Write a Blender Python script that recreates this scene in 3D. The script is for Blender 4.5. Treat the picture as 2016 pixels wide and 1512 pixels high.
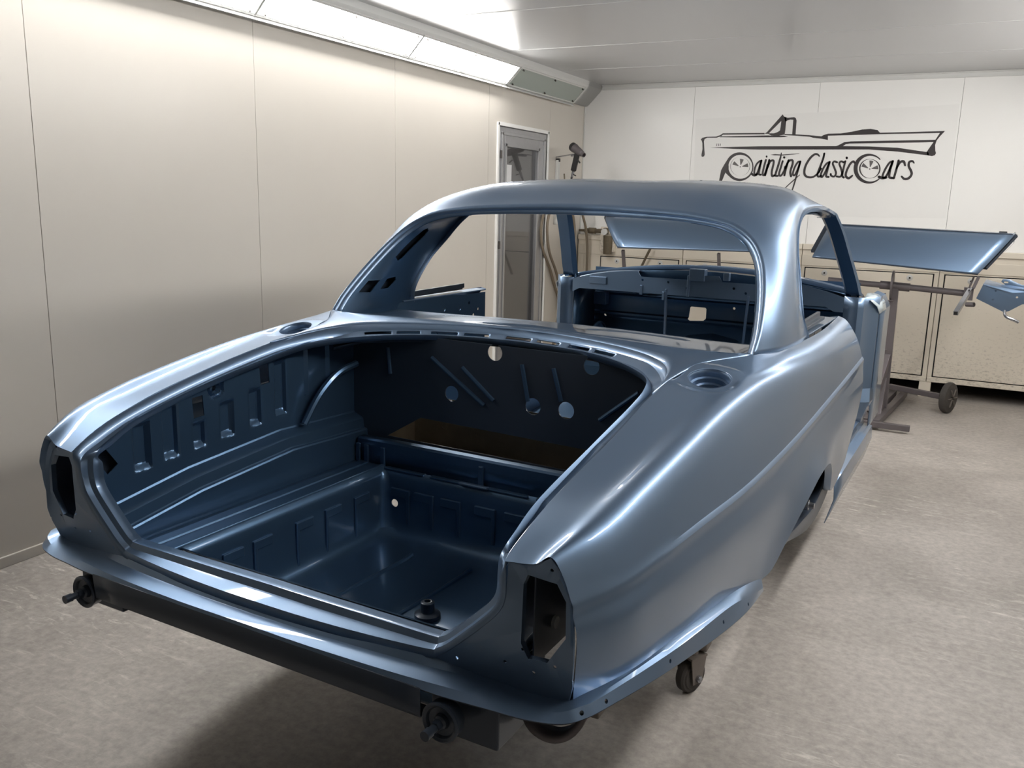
import bpy, bmesh, math, random
import numpy as np
from mathutils import Vector, Matrix

for o in list(bpy.data.objects): bpy.data.objects.remove(o)
C = bpy.context.scene.collection
R = math.radians
# ---------------------------------------------------------------- camera
def cam_rows(p, r, yw):
    c, s = math.cos(yw), math.sin(yw)
    fwd0 = np.array([s, c, 0]); right0 = np.array([c, -s, 0]); up = np.array([0, 0, 1.0])
    fwd = math.cos(p)*fwd0-math.sin(p)*up
    up2 = math.cos(p)*up+math.sin(p)*fwd0
    rt = math.cos(r)*right0+math.sin(r)*up2
    u = math.cos(r)*up2-math.sin(r)*right0
    return rt, u, fwd
rt, u_, fw = cam_rows(R(11.922), R(1.4659), R(-26.8815))
cd = bpy.data.cameras.new('camera'); cam = bpy.data.objects.new('camera', cd); C.objects.link(cam)
cd.sensor_width = 36; cd.lens = 1711.1/2016*36; cd.clip_start = .05; cd.clip_end = 60
cam.matrix_world = Matrix(((rt[0], u_[0], -fw[0], 0), (rt[1], u_[1], -fw[1], 0), (rt[2], u_[2], -fw[2], 1.5), (0, 0, 0, 1)))
bpy.context.scene.camera = cam
# ---------------------------------------------------------------- light and exposure
sc = bpy.context.scene
w = bpy.data.worlds.new('world'); sc.world = w; w.use_nodes = True
w.node_tree.nodes['Background'].inputs[0].default_value = (.6, .65, .7, 1)
w.node_tree.nodes['Background'].inputs[1].default_value = .02
vs = sc.view_settings
vs.view_transform = 'Standard'; vs.look = 'None'; vs.gamma = 1; vs.use_curve_mapping = False
vs.exposure = 0.0
LIGHT = 36.0            # strength of the lit diffusers

# ---------------------------------------------------------------- materials
def lin(r, g, b):
    f = lambda v: v/12.92 if v <= .04045 else ((v+.055)/1.055)**2.4
    return tuple(f(x/255) for x in (r, g, b))+(1,)
def mat(name, col, rough=.5, metal=0, coat=0, coat_rough=.05, bump=0, bscale=200, var=0, vscale=6, spec=.5, emit=None):
    m = bpy.data.materials.new(name); m.use_nodes = True
    nt = m.node_tree; b = nt.nodes['Principled BSDF']
    b.inputs['Base Color'].default_value = col; b.inputs['Roughness'].default_value = rough
    b.inputs['Metallic'].default_value = metal; b.inputs['Coat Weight'].default_value = coat
    b.inputs['Coat Roughness'].default_value = coat_rough
    b.inputs['Specular IOR Level'].default_value = spec
    tc = nt.nodes.new('ShaderNodeTexCoord')
    if var:
        n = nt.nodes.new('ShaderNodeTexNoise'); n.inputs['Scale'].default_value = vscale; n.inputs['Detail'].default_value = 6
        n.inputs['Roughness'].default_value = .6
        nt.links.new(tc.outputs['Object'], n.inputs['Vector'])
        mx = nt.nodes.new('ShaderNodeMixRGB'); mx.inputs[1].default_value = tuple(c*(1-var) for c in col[:3])+(1,)
        mx.inputs[2].default_value = tuple(min(1, c*(1+var)) for c in col[:3])+(1,)
        nt.links.new(n.outputs['Fac'], mx.inputs[0]); nt.links.new(mx.outputs[0], b.inputs['Base Color'])
    if bump:
        n2 = nt.nodes.new('ShaderNodeTexNoise'); n2.inputs['Scale'].default_value = bscale; n2.inputs['Detail'].default_value = 3
        nt.links.new(tc.outputs['Object'], n2.inputs['Vector'])
        bp = nt.nodes.new('ShaderNodeBump'); bp.inputs['Strength'].default_value = bump; bp.inputs['Distance'].default_value = .004
        nt.links.new(n2.outputs['Fac'], bp.inputs['Height']); nt.links.new(bp.outputs[0], b.inputs['Normal'])
    if emit:
        b.inputs['Emission Color'].default_value = emit[0]; b.inputs['Emission Strength'].default_value = emit[1]
    return m
M = {}
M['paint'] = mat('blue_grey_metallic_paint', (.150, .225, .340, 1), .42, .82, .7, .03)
M['satin'] = mat('blue_grey_shaded_paint', (.065, .125, .215, 1), .34, .75, .35, .08, bump=.04, bscale=60)  # body paint darkened to hold the shade inside boot and cabin
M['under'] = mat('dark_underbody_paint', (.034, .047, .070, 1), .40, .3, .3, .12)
M['wall'] = mat('cream_wall_panel', lin(206, 200, 191), .34, 0, .12, .2, bump=.05, bscale=7, var=.03, vscale=2)
M['wallb'] = mat('white_back_wall', lin(240, 239, 237), .38, 0, .1, .2, bump=.05, bscale=7, var=.02, vscale=2)
M['ceil'] = mat('white_ceiling_panel', lin(186, 186, 187), .28, 0, .3, .15, bump=.06, bscale=5, var=.02, vscale=2)
M['duct'] = mat('cream_duct_steel', lin(226, 217, 202), .42, 0, .1, .2, var=.05, vscale=4)
M['alu'] = mat('brushed_aluminium', lin(180, 180, 182), .38, .75, var=.08, vscale=20)
M['trim'] = mat('white_metal_trim', lin(212, 212, 210), .4, .1)
M['steel'] = mat('grey_painted_steel', lin(104, 98, 100), .5, .35, var=.12, vscale=15)
M['dusty'] = mat('dusty_grey_steel', lin(118, 110, 104), .7, .15, var=.2, vscale=25)
M['rubber'] = mat('dark_grey_rubber', lin(70, 66, 63), .8, 0, var=.2, vscale=40)
M['black'] = mat('black_plastic', lin(40, 38, 38), .5, 0, var=.1, vscale=40)
M['dark'] = mat('dark_gap', lin(24, 22, 22), .8)
M['chrome'] = mat('zinc_plated_steel', lin(170, 172, 178), .25, .9)
M['hose'] = mat('brown_grey_hose', lin(120, 108, 92), .6, 0, var=.1, vscale=30)
M['brass'] = mat('dull_brass', lin(110, 100, 84), .5, .5, var=.2, vscale=60)
M['ink'] = mat('black_vinyl_lettering', lin(52, 47, 48), .45)
M['grey_ink'] = mat('grey_vinyl_wheel_mark', lin(96, 92, 92), .5)
M['film'] = mat('pale_sign_film', lin(235, 234, 232), .42)
M['paper'] = mat('white_paper', lin(225, 225, 226), .7)
M['tape'] = mat('clear_plastic_sheet', lin(196, 208, 214), .22, 0, .6, .05)
M['lit'] = mat('lit_diffuser', (.9, .9, .9, 1), .4, emit=((1, .985, .955, 1), LIGHT))
M['unlit'] = mat('grey_green_diffuser', lin(150, 160, 152), .3, 0, .4, .1)
M['wood'] = mat('corridor_board', lin(150, 128, 108), .7, var=.1, vscale=5)
M['dim'] = mat('dark_grey_door_sheet', lin(76, 75, 76), .6)
M['corr'] = mat('corridor_wall', lin(150, 148, 146), .7)
def glass_mat():
    m = bpy.data.materials.new('door_window_glass'); m.use_nodes = True; nt = m.node_tree
    nt.nodes.remove(nt.nodes['Principled BSDF'])
    t = nt.nodes.new('ShaderNodeBsdfTransparent'); t.inputs[0].default_value = (.62, .62, .62, 1)
    g = nt.nodes.new('ShaderNodeBsdfGlossy'); g.inputs['Roughness'].default_value = .03
    mx = nt.nodes.new('ShaderNodeMixShader'); mx.inputs[0].default_value = .16
    nt.links.new(t.outputs[0], mx.inputs[1]); nt.links.new(g.outputs[0], mx.inputs[2])
    nt.links.new(mx.outputs[0], nt.nodes['Material Output'].inputs[0]); return m
M['glass'] = glass_mat()
def floor_mat():
    m = bpy.data.materials.new('worn_concrete_floor'); m.use_nodes = True; nt = m.node_tree; N = nt.nodes; L = nt.links
    b = N['Principled BSDF']; tc = N.new('ShaderNodeTexCoord')
    def noise(s, d=8, r=.62, vec=None, dist=0):
        n = N.new('ShaderNodeTexNoise'); n.inputs['Scale'].default_value = s; n.inputs['Detail'].default_value = d
        n.inputs['Roughness'].default_value = r; n.inputs['Distortion'].default_value = dist
        L.new(vec or tc.outputs['Object'], n.inputs['Vector']); return n.outputs['Fac']
    def ramp(fac, stops):
        r = N.new('ShaderNodeValToRGB'); e = r.color_ramp.elements
        for i, (p, c) in enumerate(stops):
            if i < 2: e[i].position = p; e[i].color = c
            else: x = e.new(p); x.color = c
        L.new(fac, r.inputs[0]); return r.outputs[0]
    def mix(fac, a, c, mode='MIX'):
        x = N.new('ShaderNodeMixRGB'); x.blend_type = mode
        if hasattr(fac, 'is_output'): L.new(fac, x.inputs[0])
        else: x.inputs[0].default_value = fac
        for s, k in ((a, 1), (c, 2)):
            if isinstance(s, tuple): x.inputs[k].default_value = s
            else: L.new(s, x.inputs[k])
        return x.outputs[0]
    base = ramp(noise(1.1, 10, .6, dist=.4), [(.30, lin(146, 139, 133)), (.68, lin(186, 179, 172))])
    fine = ramp(noise(34, 6, .7), [(.35, (.74, .74, .74, 1)), (.7, (1.08, 1.08, 1.08, 1))])
    c = mix(1.0, base, fine, 'MULTIPLY')
    mp = N.new('ShaderNodeMapping'); mp.inputs['Scale'].default_value = (5, 22, 1); mp.inputs['Rotation'].default_value = (0, 0, .5)
    L.new(tc.outputs['Object'], mp.inputs[0])
    scr = ramp(noise(1.6, 9, .75, vec=mp.outputs[0], dist=.8), [(.54, (0, 0, 0, 1)), (.70, (.9, .9, .9, 1))])
    patch = ramp(noise(.8, 3, .5), [(.44, (0, 0, 0, 1)), (.60, (1, 1, 1, 1))])
    c = mix(mix(1.0, scr, patch, 'MULTIPLY'), c, lin(222, 217, 208))
    dirt = ramp(noise(2.6, 8, .7, dist=1.0), [(.60, (0, 0, 0, 1)), (.82, (.45, .45, .45, 1))])
    c = mix(dirt, c, lin(108, 98, 90))
    L.new(c, b.inputs['Base Color'])
    rr = ramp(noise(3, 5, .6), [(.3, (.42, .42, .42, 1)), (.7, (.62, .62, .62, 1))])
    L.new(rr, b.inputs['Roughness'])
    bp = N.new('ShaderNodeBump'); bp.inputs['Strength'].default_value = .12; bp.inputs['Distance'].default_value = .006
    L.new(noise(40, 6, .7), bp.inputs['Height']); L.new(bp.outputs[0], b.inputs['Normal'])
    return m
M['primer'] = mat('brown_bare_primer', lin(150, 136, 114), .6, 0, var=.25, vscale=14)
M['floor'] = floor_mat()
def dirty_duct():
    m = mat('dirty_duct_steel', lin(226, 217, 202), .45, 0, .1, .2); nt = m.node_tree; b = nt.nodes['Principled BSDF']
    tc = nt.nodes.new('ShaderNodeTexCoord'); n = nt.nodes.new('ShaderNodeTexNoise'); n.inputs['Scale'].default_value = 34; n.inputs['Detail'].default_value = 8; n.inputs['Roughness'].default_value = .75
    mp = nt.nodes.new('ShaderNodeMapping'); mp.inputs['Scale'].default_value = (1, 1, 1.8)
    nt.links.new(tc.outputs['Object'], mp.inputs[0]); nt.links.new(mp.outputs[0], n.inputs['Vector'])
    r = nt.nodes.new('ShaderNodeValToRGB'); r.color_ramp.elements[0].position = .60; r.color_ramp.elements[1].position = .92
    r.color_ramp.elements[0].color = lin(226, 217, 202); r.color_ramp.elements[1].color = lin(128, 118, 106)
    sp = nt.nodes.new('ShaderNodeSeparateXYZ'); nt.links.new(tc.outputs['Object'], sp.inputs[0]); mr = nt.nodes.new('ShaderNodeMapRange'); mr.inputs[1].default_value = .08; mr.inputs[2].default_value = .75; mr.inputs[3].default_value = .12; mr.inputs[4].default_value = 0; nt.links.new(sp.outputs[2], mr.inputs[0]); ad = nt.nodes.new('ShaderNodeMath'); nt.links.new(n.outputs['Fac'], ad.inputs[0]); nt.links.new(mr.outputs[0], ad.inputs[1]); nt.links.new(ad.outputs[0], r.inputs[0]); nt.links.new(r.outputs[0], b.inputs['Base Color']); return m
M['dirty'] = dirty_duct()

# ---------------------------------------------------------------- geometry helpers
def cr(P, n, closed=False):
    """Catmull-Rom through the points, n samples per span"""
    P = [np.array(p, float) for p in P]; k = len(P); out = []
    for i in range(k if closed else k-1):
        if closed: a, b, c, d = P[(i-1) % k], P[i], P[(i+1) % k], P[(i+2) % k]
        else:
            b, c = P[i], P[i+1]
            a = P[i-1] if i else 2*b-c
            d = P[i+2] if i+2 < k else 2*c-b
        for j in range(n):
            t = j/n
            out.append(.5*((2*b)+(c-a)*t+(2*a-5*b+4*c-d)*t*t+(3*b-a-3*c+d)*t**3))
    if not closed: out.append(P[-1])
    return out
def interp(ctrl, ys):
    """smooth x,z of a longitudinal curve given at control y values"""
    c = sorted(ctrl, key=lambda p: p[1]); Y = np.array([p[1] for p in c]); res = []
    V = np.array([[p[0], p[2]] for p in c])
    d = np.zeros_like(V); h = np.diff(Y); s = np.diff(V, axis=0)/h[:, None]
    d[0] = s[0]; d[-1] = s[-1]
    for i in range(1, len(Y)-1): d[i] = (s[i-1]*h[i]+s[i]*h[i-1])/(h[i]+h[i-1])
    for y in ys:
        i = min(max(np.searchsorted(Y, y)-1, 0), len(Y)-2); t = (y-Y[i])/h[i]; t = min(max(t, 0), 1)
        a = V[i]*(2*t**3-3*t*t+1)+d[i]*h[i]*(t**3-2*t*t+t)+V[i+1]*(-2*t**3+3*t*t)+d[i+1]*h[i]*(t**3-t*t)
        res.append((a[0], y, a[1]))
    return res
class MB:
    def __init__(s): s.v = []; s.f = []
    def add(s, vs, fs):
        k = len(s.v); s.v += [tuple(map(float, v)) for v in vs]; s.f += [tuple(i+k for i in f) for f in fs]; return s
    def grid(s, rows, closed=False):
        m = len(rows); n = len(rows[0]); fs = []
        for i in range(m-1):
            for j in range(n if closed else n-1):
                a, b = j, (j+1) % n; fs.append((i*n+a, i*n+b, (i+1)*n+b, (i+1)*n+a))
        return s.add([p for r in rows for p in r], fs)
    def box(s, lo, hi, rot=None, piv=None):
        vs = [(x, y, z) for z in (lo[2], hi[2]) for y in (lo[1], hi[1]) for x in (lo[0], hi[0])]
        if rot is not None:
            pv = Vector(piv) if piv else (Vector(lo)+Vector(hi))/2
            vs = [tuple(rot @ (Vector(v)-pv)+pv) for v in vs]
        return s.add(vs, [(0, 2, 3, 1), (4, 5, 7, 6), (0, 1, 5, 4), (2, 6, 7, 3), (0, 4, 6, 2), (1, 3, 7, 5)])
    def frame(s, p0, p1):
        d = (Vector(p1)-Vector(p0)).normalized(); a = Vector((0, 0, 1)) if abs(d.z) < .9 else Vector((1, 0, 0))
        x = d.cross(a).normalized(); return d, x, d.cross(x).normalized()
    def bar(s, p0, p1, wx, wz):
        d, x, y = s.frame(p0, p1); q = [(-1, -1), (1, -1), (1, 1), (-1, 1)]
        vs = [Vector(p)+x*a*wx/2+y*b*wz/2 for p in (p0, p1) for a, b in q]
        return s.add(vs, [(3, 2, 1, 0), (4, 5, 6, 7)]+[(i, (i+1) % 4, 4+(i+1) % 4, 4+i) for i in range(4)])
    def cyl(s, p0, p1, r, r1=None, n=20, cap=True):
        r1 = r if r1 is None else r1; d, x, y = s.frame(p0, p1); vs = []
        for p, q in ((p0, r), (p1, r1)):
            vs += [Vector(p)+(x*math.cos(2*math.pi*i/n)+y*math.sin(2*math.pi*i/n))*q for i in range(n)]
        fs = [(i, (i+1) % n, n+(i+1) % n, n+i) for i in range(n)]
        if cap: fs += [tuple(range(n))[::-1], tuple(range(n, 2*n))]
        return s.add(vs, fs)
    def lathe(s, p0, axis, prof, n=28):
        """prof = [(distance along axis, radius)]"""
        d, x, y = s.frame(p0, Vector(p0)+Vector(axis)); rows = []
        for a, r in prof:
            rows.append([Vector(p0)+d*a+(x*math.cos(2*math.pi*i/n)+y*math.sin(2*math.pi*i/n))*max(r, 1e-4) for i in range(n)])
        return s.grid(rows, closed=True)
    def tube(s, path, r, n=10, sub=6, closed=False):
        P = cr(path, sub, closed) if sub > 1 else [np.array(p, float) for p in path]; rows = []; up = None; k = len(P)
        for i, p in enumerate(P):
            a = P[(i-1) % k] if closed or i else P[0]; b = P[(i+1) % k] if closed or i+1 < k else P[-1]
            d = Vector(b)-Vector(a); d.normalize()
            if up is None: up = Vector((0, 0, 1)) if abs(d.z) < .9 else Vector((1, 0, 0))
            x = d.cross(up).normalized(); up = x.cross(d).normalized()
            rows.append([Vector(p)+(x*math.cos(2*math.pi*j/n)+up*math.sin(2*math.pi*j/n))*r for j in range(n)])
        if closed: rows.append(rows[0])
        s.grid(rows, closed=True)
        if not closed:
            k = len(s.v); m = len(rows)*n
            s.f += [tuple(range(k-m, k-m+n))[::-1], tuple(range(k-n, k))]
        return s
    def prism(s, pts, off):
        """polygon (3-D points) extruded by off"""
        n = len(pts); vs = [Vector(p) for p in pts]+[Vector(p)+Vector(off) for p in pts]
        return s.add(vs, [tuple(range(n))[::-1], tuple(range(n, 2*n))]+[(i, (i+1) % n, n+(i+1) % n, n+i) for i in range(n)])
    def ring(s, outer, inner):
        n = len(outer); return s.add(list(outer)+list(inner), [(i, (i+1) % n, n+(i+1) % n, n+i) for i in range(n)])
    def mirror(s, sx):
        if sx < 0: s.v = [(-x, y, z) for x, y, z in s.v]; s.f = [f[::-1] for f in s.f]
        return s
    def build(s, name, m, parent=None, solid=0, bevel=0, smooth=True, ang=35, merge=True, fix=True, sub=0):
        me = bpy.data.meshes.new(name); bm = bmesh.new()
        vv = [bm.verts.new(v) for v in s.v]
        for f in s.f:
            try: bm.faces.new([vv[i] for i in f])
            except ValueError: pass
        if merge: bmesh.ops.remove_doubles(bm, verts=bm.verts, dist=2e-4)
        if fix: bmesh.ops.recalc_face_normals(bm, faces=bm.faces)
        bm.to_mesh(me); bm.free()
        o = bpy.data.objects.new(name, me); C.objects.link(o); me.materials.append(m)
        if parent: o.parent = parent
        if smooth: me.shade_smooth(); me.set_sharp_from_angle(angle=R(ang))
        if sub: md = o.modifiers.new('sub', 'SUBSURF'); md.levels = md.render_levels = sub
        if solid: md = o.modifiers.new('solid', 'SOLIDIFY'); md.thickness = solid; md.offset = 0
        if bevel:
            md = o.modifiers.new('bevel', 'BEVEL'); md.width = bevel; md.segments = 2; md.limit_method = 'ANGLE'; md.angle_limit = R(40)
        return o
def cut(o, cutters, ang=35, own=True):
    """subtract closed cutter MBs from o and bake the result"""
    obs = []
    allc = MB()
    for c in cutters: allc.add(c.v, c.f)
    co = allc.build('cutter', o.data.materials[0], merge=False, smooth=False); obs.append(co)
    co.parent = o.parent
    md = o.modifiers.new('cut', 'BOOLEAN'); md.object = co; md.operation = 'DIFFERENCE'; md.solver = 'EXACT' if own else 'FAST'
    if own: md.use_self = True
    dg = bpy.context.evaluated_depsgraph_get(); dg.update()
    me = bpy.data.meshes.new_from_object(o.evaluated_get(dg)); old = o.data
    o.modifiers.clear(); o.data = me; me.name = old.name
    me.shade_smooth(); me.set_sharp_from_angle(angle=R(ang))
    bpy.data.objects.remove(co)
    return o
def tag(o, label, cat, group=None, kind=None):
    o['label'] = label; o['category'] = cat
    if group: o['group'] = group
    if kind: o['kind'] = kind
    return o
def empty(name, loc, label, cat, group=None, rz=0):
    o = bpy.data.objects.new(name, None); C.objects.link(o); o.location = loc; o.rotation_euler = (0, 0, rz); o.empty_display_size = .1
    return tag(o, label, cat, group)
def local(o, *obs):
    """re-express meshes built in world coordinates under parent o"""
    mw = Matrix.Translation(o.location) @ o.rotation_euler.to_matrix().to_4x4()
    for c in obs: c.data.transform(mw.inverted()); c.parent = o
def struct(o, label, cat): return tag(o, label, cat, kind='structure')
def copy_tree(o, parent=None):
    c = o.copy(); C.objects.link(c)
    if parent: c.parent = parent
    for ch in list(o.children): copy_tree(ch, c)
    return c
# ---- traced outlines of the wall logo, metres on the wall (x, z)
SIGN_POLYS=[[(-2.1696,2.071),(-2.1553,2.0843),(-2.1192,2.092),(-2.0354,2.0934),(-2.0001,2.1048),(-1.9764,2.1205),(-1.8829,2.1205),(-1.6192,2.1196),(-1.6182,2.1082),(-1.9755,2.1088),(-1.9884,2.0961),(-2.0291,2.0837),(-2.1131,2.0845),(-2.1358,2.0723),(-2.1401,2.0536),(-2.1311,1.9835),(-2.1252,1.9403),(-2.1298,1.9251),(-2.1493,1.9208),(-2.1543,1.9349),(-2.1485,1.9889),(-2.1531,2.0375),(-2.159,2.0564)],[(-1.991,2.094),(-1.881,2.0951),(-1.5857,2.0985),(-1.559,2.0957),(-1.4544,2.0951),(-1.4212,2.0845),(-1.4793,2.082),(-1.8802,2.0845),(-2.0015,2.0867)],[(-1.6196,2.1124),(-1.5986,2.1267),(-1.4809,2.269),(-1.4678,2.2493),(-1.4464,2.2412),(-1.4476,2.208),(-1.4486,2.1362),(-1.451,2.1044),(-1.5063,2.0931),(-1.5618,2.0972),(-1.5867,2.111),(-1.5792,2.1161),(-1.5397,2.1156),(-1.5091,2.1256),(-1.492,2.1388),(-1.4893,2.1676),(-1.4873,2.2164),(-1.5795,2.1197),(-1.5814,2.1109)],[(-1.468,2.2519),(-1.4386,2.2406),(-1.3849,2.2447),(-1.3709,2.2373),(-1.3629,2.2168),(-1.361,2.1034),(-1.3888,2.1037),(-1.3897,2.2234),(-1.4141,2.2258),(-1.4418,2.2182),(-1.4508,2.203)],[(-1.4514,2.1085),(-1.3622,2.1055),(-1.2491,2.0972),(-1.1524,2.0871),(-1.1527,2.0861),(-1.1314,2.0983),(-1.1015,2.1071),(-1.0968,2.0573),(-1.151,2.0679),(-1.2195,2.0765),(-1.248,2.085),(-1.3612,2.0942),(-1.4495,2.0992)],[(-1.1032,2.1071),(-0.9992,2.1088),(-0.9128,2.1218),(-0.8385,2.1375),(-0.7745,2.1417),(-0.7201,2.1316),(-0.7004,2.111),(-0.4671,2.1138),(-0.2268,2.119),(-0.2526,2.1043),(-0.4657,2.1013),(-0.7008,2.0995),(-0.9428,2.0942),(-1.1017,2.0913)],[(-0.2254,2.1201),(-0.2572,2.0792),(-0.2777,2.0472),(-0.2849,2.0122),(-0.2789,1.969),(-0.2712,1.9501),(-0.2785,1.9339),(-0.298,1.9274),(-0.3317,1.9334),(-0.3411,1.9573),(-0.2991,2.035),(-0.2861,2.0542),(-0.2603,2.1055)],[(-1.0334,2.006),(-1.0119,2.0132),(-0.9648,2.0394),(-0.916,2.0447),(-0.2869,2.0526),(-0.2851,2.0365),(-0.4067,2.0324),(-0.9253,2.0274),(-0.9522,2.0225),(-0.9779,2.0046)],[(-2.0789,2.0005),(-1.874,2.0055),(-1.6578,2.0088),(-1.1349,2.0079),(-1.0336,2.0077),(-0.771,2.0037),(-0.5578,1.9928),(-0.3268,1.9572),(-0.3189,1.9323),(-0.5545,1.9626),(-0.7686,1.9797),(-1.2109,1.9839),(-1.1376,1.9835),(-1.6556,1.9815),(-1.8727,1.988)],[(-1.9208,1.8974),(-1.9452,1.8544),(-1.9694,1.8058),(-1.9847,1.6821),(-1.9654,1.678),(-1.9474,1.7357),(-1.9301,1.7872),(-1.899,1.7578),(-1.9056,1.8438)],[(-2.0254,2.034),(-2.0209,2.034),(-2.0227,2.0121),(-2.0277,2.0121)],[(-2.0098,2.0339),(-2.0054,2.0339),(-2.0071,2.012),(-2.0121,2.012)],[(-1.9942,2.0338),(-1.9898,2.0338),(-1.9915,2.0119),(-1.9965,2.012)],[(-1.5536,1.9384),(-1.5145,1.9441),(-1.4617,1.9399),(-1.3174,1.9496),(-1.3146,1.947),(-1.4505,1.9316),(-1.5242,1.9337)]]
SIGN_STROKES=[([(-1.6267,1.89),(-1.6447,1.8821),(-1.6667,1.8556),(-1.6783,1.8132),(-1.6765,1.7787),(-1.6609,1.7719),(-1.6467,1.8081),(-1.6267,1.89)],[0.0155,0.0155,0.0155,0.0155,0.0155,0.0155,0.0155,0.0155]),([(-1.6267,1.89),(-1.635,1.8293),(-1.6389,1.779),(-1.6222,1.7712)],[0.0166,0.0166,0.0166,0.0166]),([(-1.7008,1.7785),(-1.6754,1.7643),(-1.6521,1.7762)],[0.0188,0.0188,0.0188]),([(-1.5887,1.8954),(-1.6007,1.8348),(-1.6068,1.7793),(-1.5925,1.7688),(-1.5776,1.8139),(-1.5705,1.856)],[0.0166,0.0166,0.0166,0.0166,0.0166,0.0166]),([(-1.5606,1.8954),(-1.5674,1.8508),(-1.5843,1.7663)],[0.0166,0.0166,0.0166]),([(-1.5688,1.835),(-1.5515,1.8823),(-1.5258,1.8903),(-1.5222,1.8615),(-1.5312,1.7984),(-1.5254,1.7616),(-1.5047,1.7671)],[0.0177,0.0177,0.0177,0.0177,0.0177,0.0177,0.0177]),([(-1.4639,1.9529),(-1.4695,1.9087),(-1.4842,1.8355),(-1.4986,1.7697),(-1.4778,1.7621)],[0.0078,0.0155,0.0177,0.0177,0.0155]),([(-1.4475,1.8852),(-1.4579,1.8356),(-1.4687,1.7779),(-1.4518,1.7649),(-1.429,1.8044),(-1.4217,1.841)],[0.0166,0.0166,0.0166,0.0166,0.0166,0.0166]),([(-1.3992,1.8932),(-1.4113,1.8411),(-1.4232,1.7678)],[0.0166,0.0166,0.0166]),([(-1.4204,1.8254),(-1.3993,1.8828),(-1.3691,1.8932),(-1.3637,1.8621),(-1.3764,1.7996),(-1.3677,1.7606)],[0.0177,0.0177,0.0177,0.0177,0.0177,0.0177]),([(-1.3011,1.8831),(-1.3212,1.8778),(-1.3433,1.8363),(-1.3542,1.7842),(-1.3399,1.7687),(-1.3203,1.8104),(-1.3011,1.8831)],[0.0155,0.0155,0.0155,0.0155,0.0155,0.0155,0.0155]),([(-1.3011,1.8831),(-1.3114,1.8261),(-1.3218,1.7688),(-1.3359,1.6956),(-1.3539,1.6166)],[0.0155,0.0155,0.0133,0.0122,0.0111]),([(-1.2973,1.7727),(-1.3392,1.7321),(-1.3918,1.6791),(-1.4392,1.6203)],[0.0055,0.0078,0.0078,0.0055]),([(-1.5859,1.9253),(-1.5845,1.9211)],[0.0144,0.0144]),([(-1.4389,1.9181),(-1.4365,1.9149)],[0.0166,0.0166]),([(-1.1524,1.927),(-1.1662,1.9397),(-1.1892,1.9423),(-1.2221,1.9141),(-1.2526,1.8574),(-1.2622,1.8057),(-1.2523,1.7695),(-1.2227,1.7543),(-1.1872,1.7572),(-1.1541,1.7833),(-1.1279,1.8272)],[0.0111,0.0155,0.0177,0.0188,0.0188,0.0188,0.0188,0.0177,0.0166,0.0155,0.0133]),([(-1.1144,1.9483),(-1.1213,1.9027),(-1.1403,1.8338),(-1.1535,1.7819),(-1.1447,1.76),(-1.1227,1.7678)],[0.0161,0.0161,0.0161,0.0161,0.0161,0.0161]),([(-1.1144,1.9483),(-1.114,1.9141),(-1.1306,1.8511),(-1.1393,1.7935)],[0.0074,0.0074,0.0074,0.0074]),([(-1.0659,1.8799),(-1.0872,1.8684),(-1.1115,1.8282),(-1.1275,1.7706),(-1.1133,1.7581),(-1.0919,1.7997),(-1.0659,1.8799)],[0.0155,0.0155,0.0155,0.0155,0.0155,0.0155,0.0155]),([(-1.0659,1.8799),(-1.0767,1.817),(-1.083,1.7653),(-1.0627,1.7586)],[0.0168,0.0168,0.0168,0.0168]),([(-1.007,1.8773),(-1.03,1.8846),(-1.0394,1.8658),(-1.0218,1.8288),(-1.0068,1.7889),(-1.0183,1.7631),(-1.0429,1.7686),(-1.0482,1.7828)],[0.0155,0.0155,0.0155,0.0155,0.0155,0.0155,0.0155,0.0155]),([(-0.9544,1.8775),(-0.9773,1.8848),(-0.9876,1.866),(-0.9718,1.8291),(-0.9596,1.7893),(-0.9708,1.7618),(-0.9988,1.7633)],[0.0155,0.0155,0.0155,0.0155,0.0155,0.0155,0.0155]),([(-0.9431,1.886),(-0.9503,1.8349),(-0.9563,1.7723),(-0.9423,1.7542)],[0.0161,0.0161,0.0161,0.0161]),([(-0.8688,1.8721),(-0.881,1.885),(-0.9035,1.8635),(-0.9254,1.8067),(-0.927,1.7669),(-0.9033,1.75),(-0.8778,1.7702)],[0.0137,0.0174,0.0174,0.0174,0.0186,0.0199,0.0149]),([(-0.935,1.9154),(-0.9335,1.9109)],[0.0174,0.0174]),([(-0.5806,1.887),(-0.6031,1.8758),(-0.6296,1.8257),(-0.645,1.7697),(-0.6276,1.7559),(-0.6055,1.798),(-0.5806,1.887)],[0.0161,0.0161,0.0161,0.0161,0.0161,0.0161,0.0161]),([(-0.5806,1.887),(-0.5925,1.8259),(-0.594,1.7646),(-0.5691,1.7549)],[0.0186,0.0186,0.0186,0.0186]),([(-0.6711,1.7638),(-0.646,1.754),(-0.6172,1.7588)],[0.0211,0.0211,0.0211]),([(-0.5376,1.8926),(-0.5457,1.8318),(-0.5584,1.7539)],[0.0174,0.0174,0.0174]),([(-0.5477,1.8262),(-0.5246,1.8789),(-0.499,1.8844),(-0.4853,1.8542)],[0.0124,0.0174,0.0199,0.0124]),([(-0.4216,1.8737),(-0.4344,1.8874),(-0.4571,1.8818),(-0.4577,1.8488),(-0.4363,1.8104),(-0.4307,1.7829),(-0.4485,1.7551),(-0.4791,1.7492),(-0.5022,1.7684)],[0.0099,0.0161,0.0174,0.0174,0.0186,0.0186,0.0199,0.0186,0.0137])]
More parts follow.
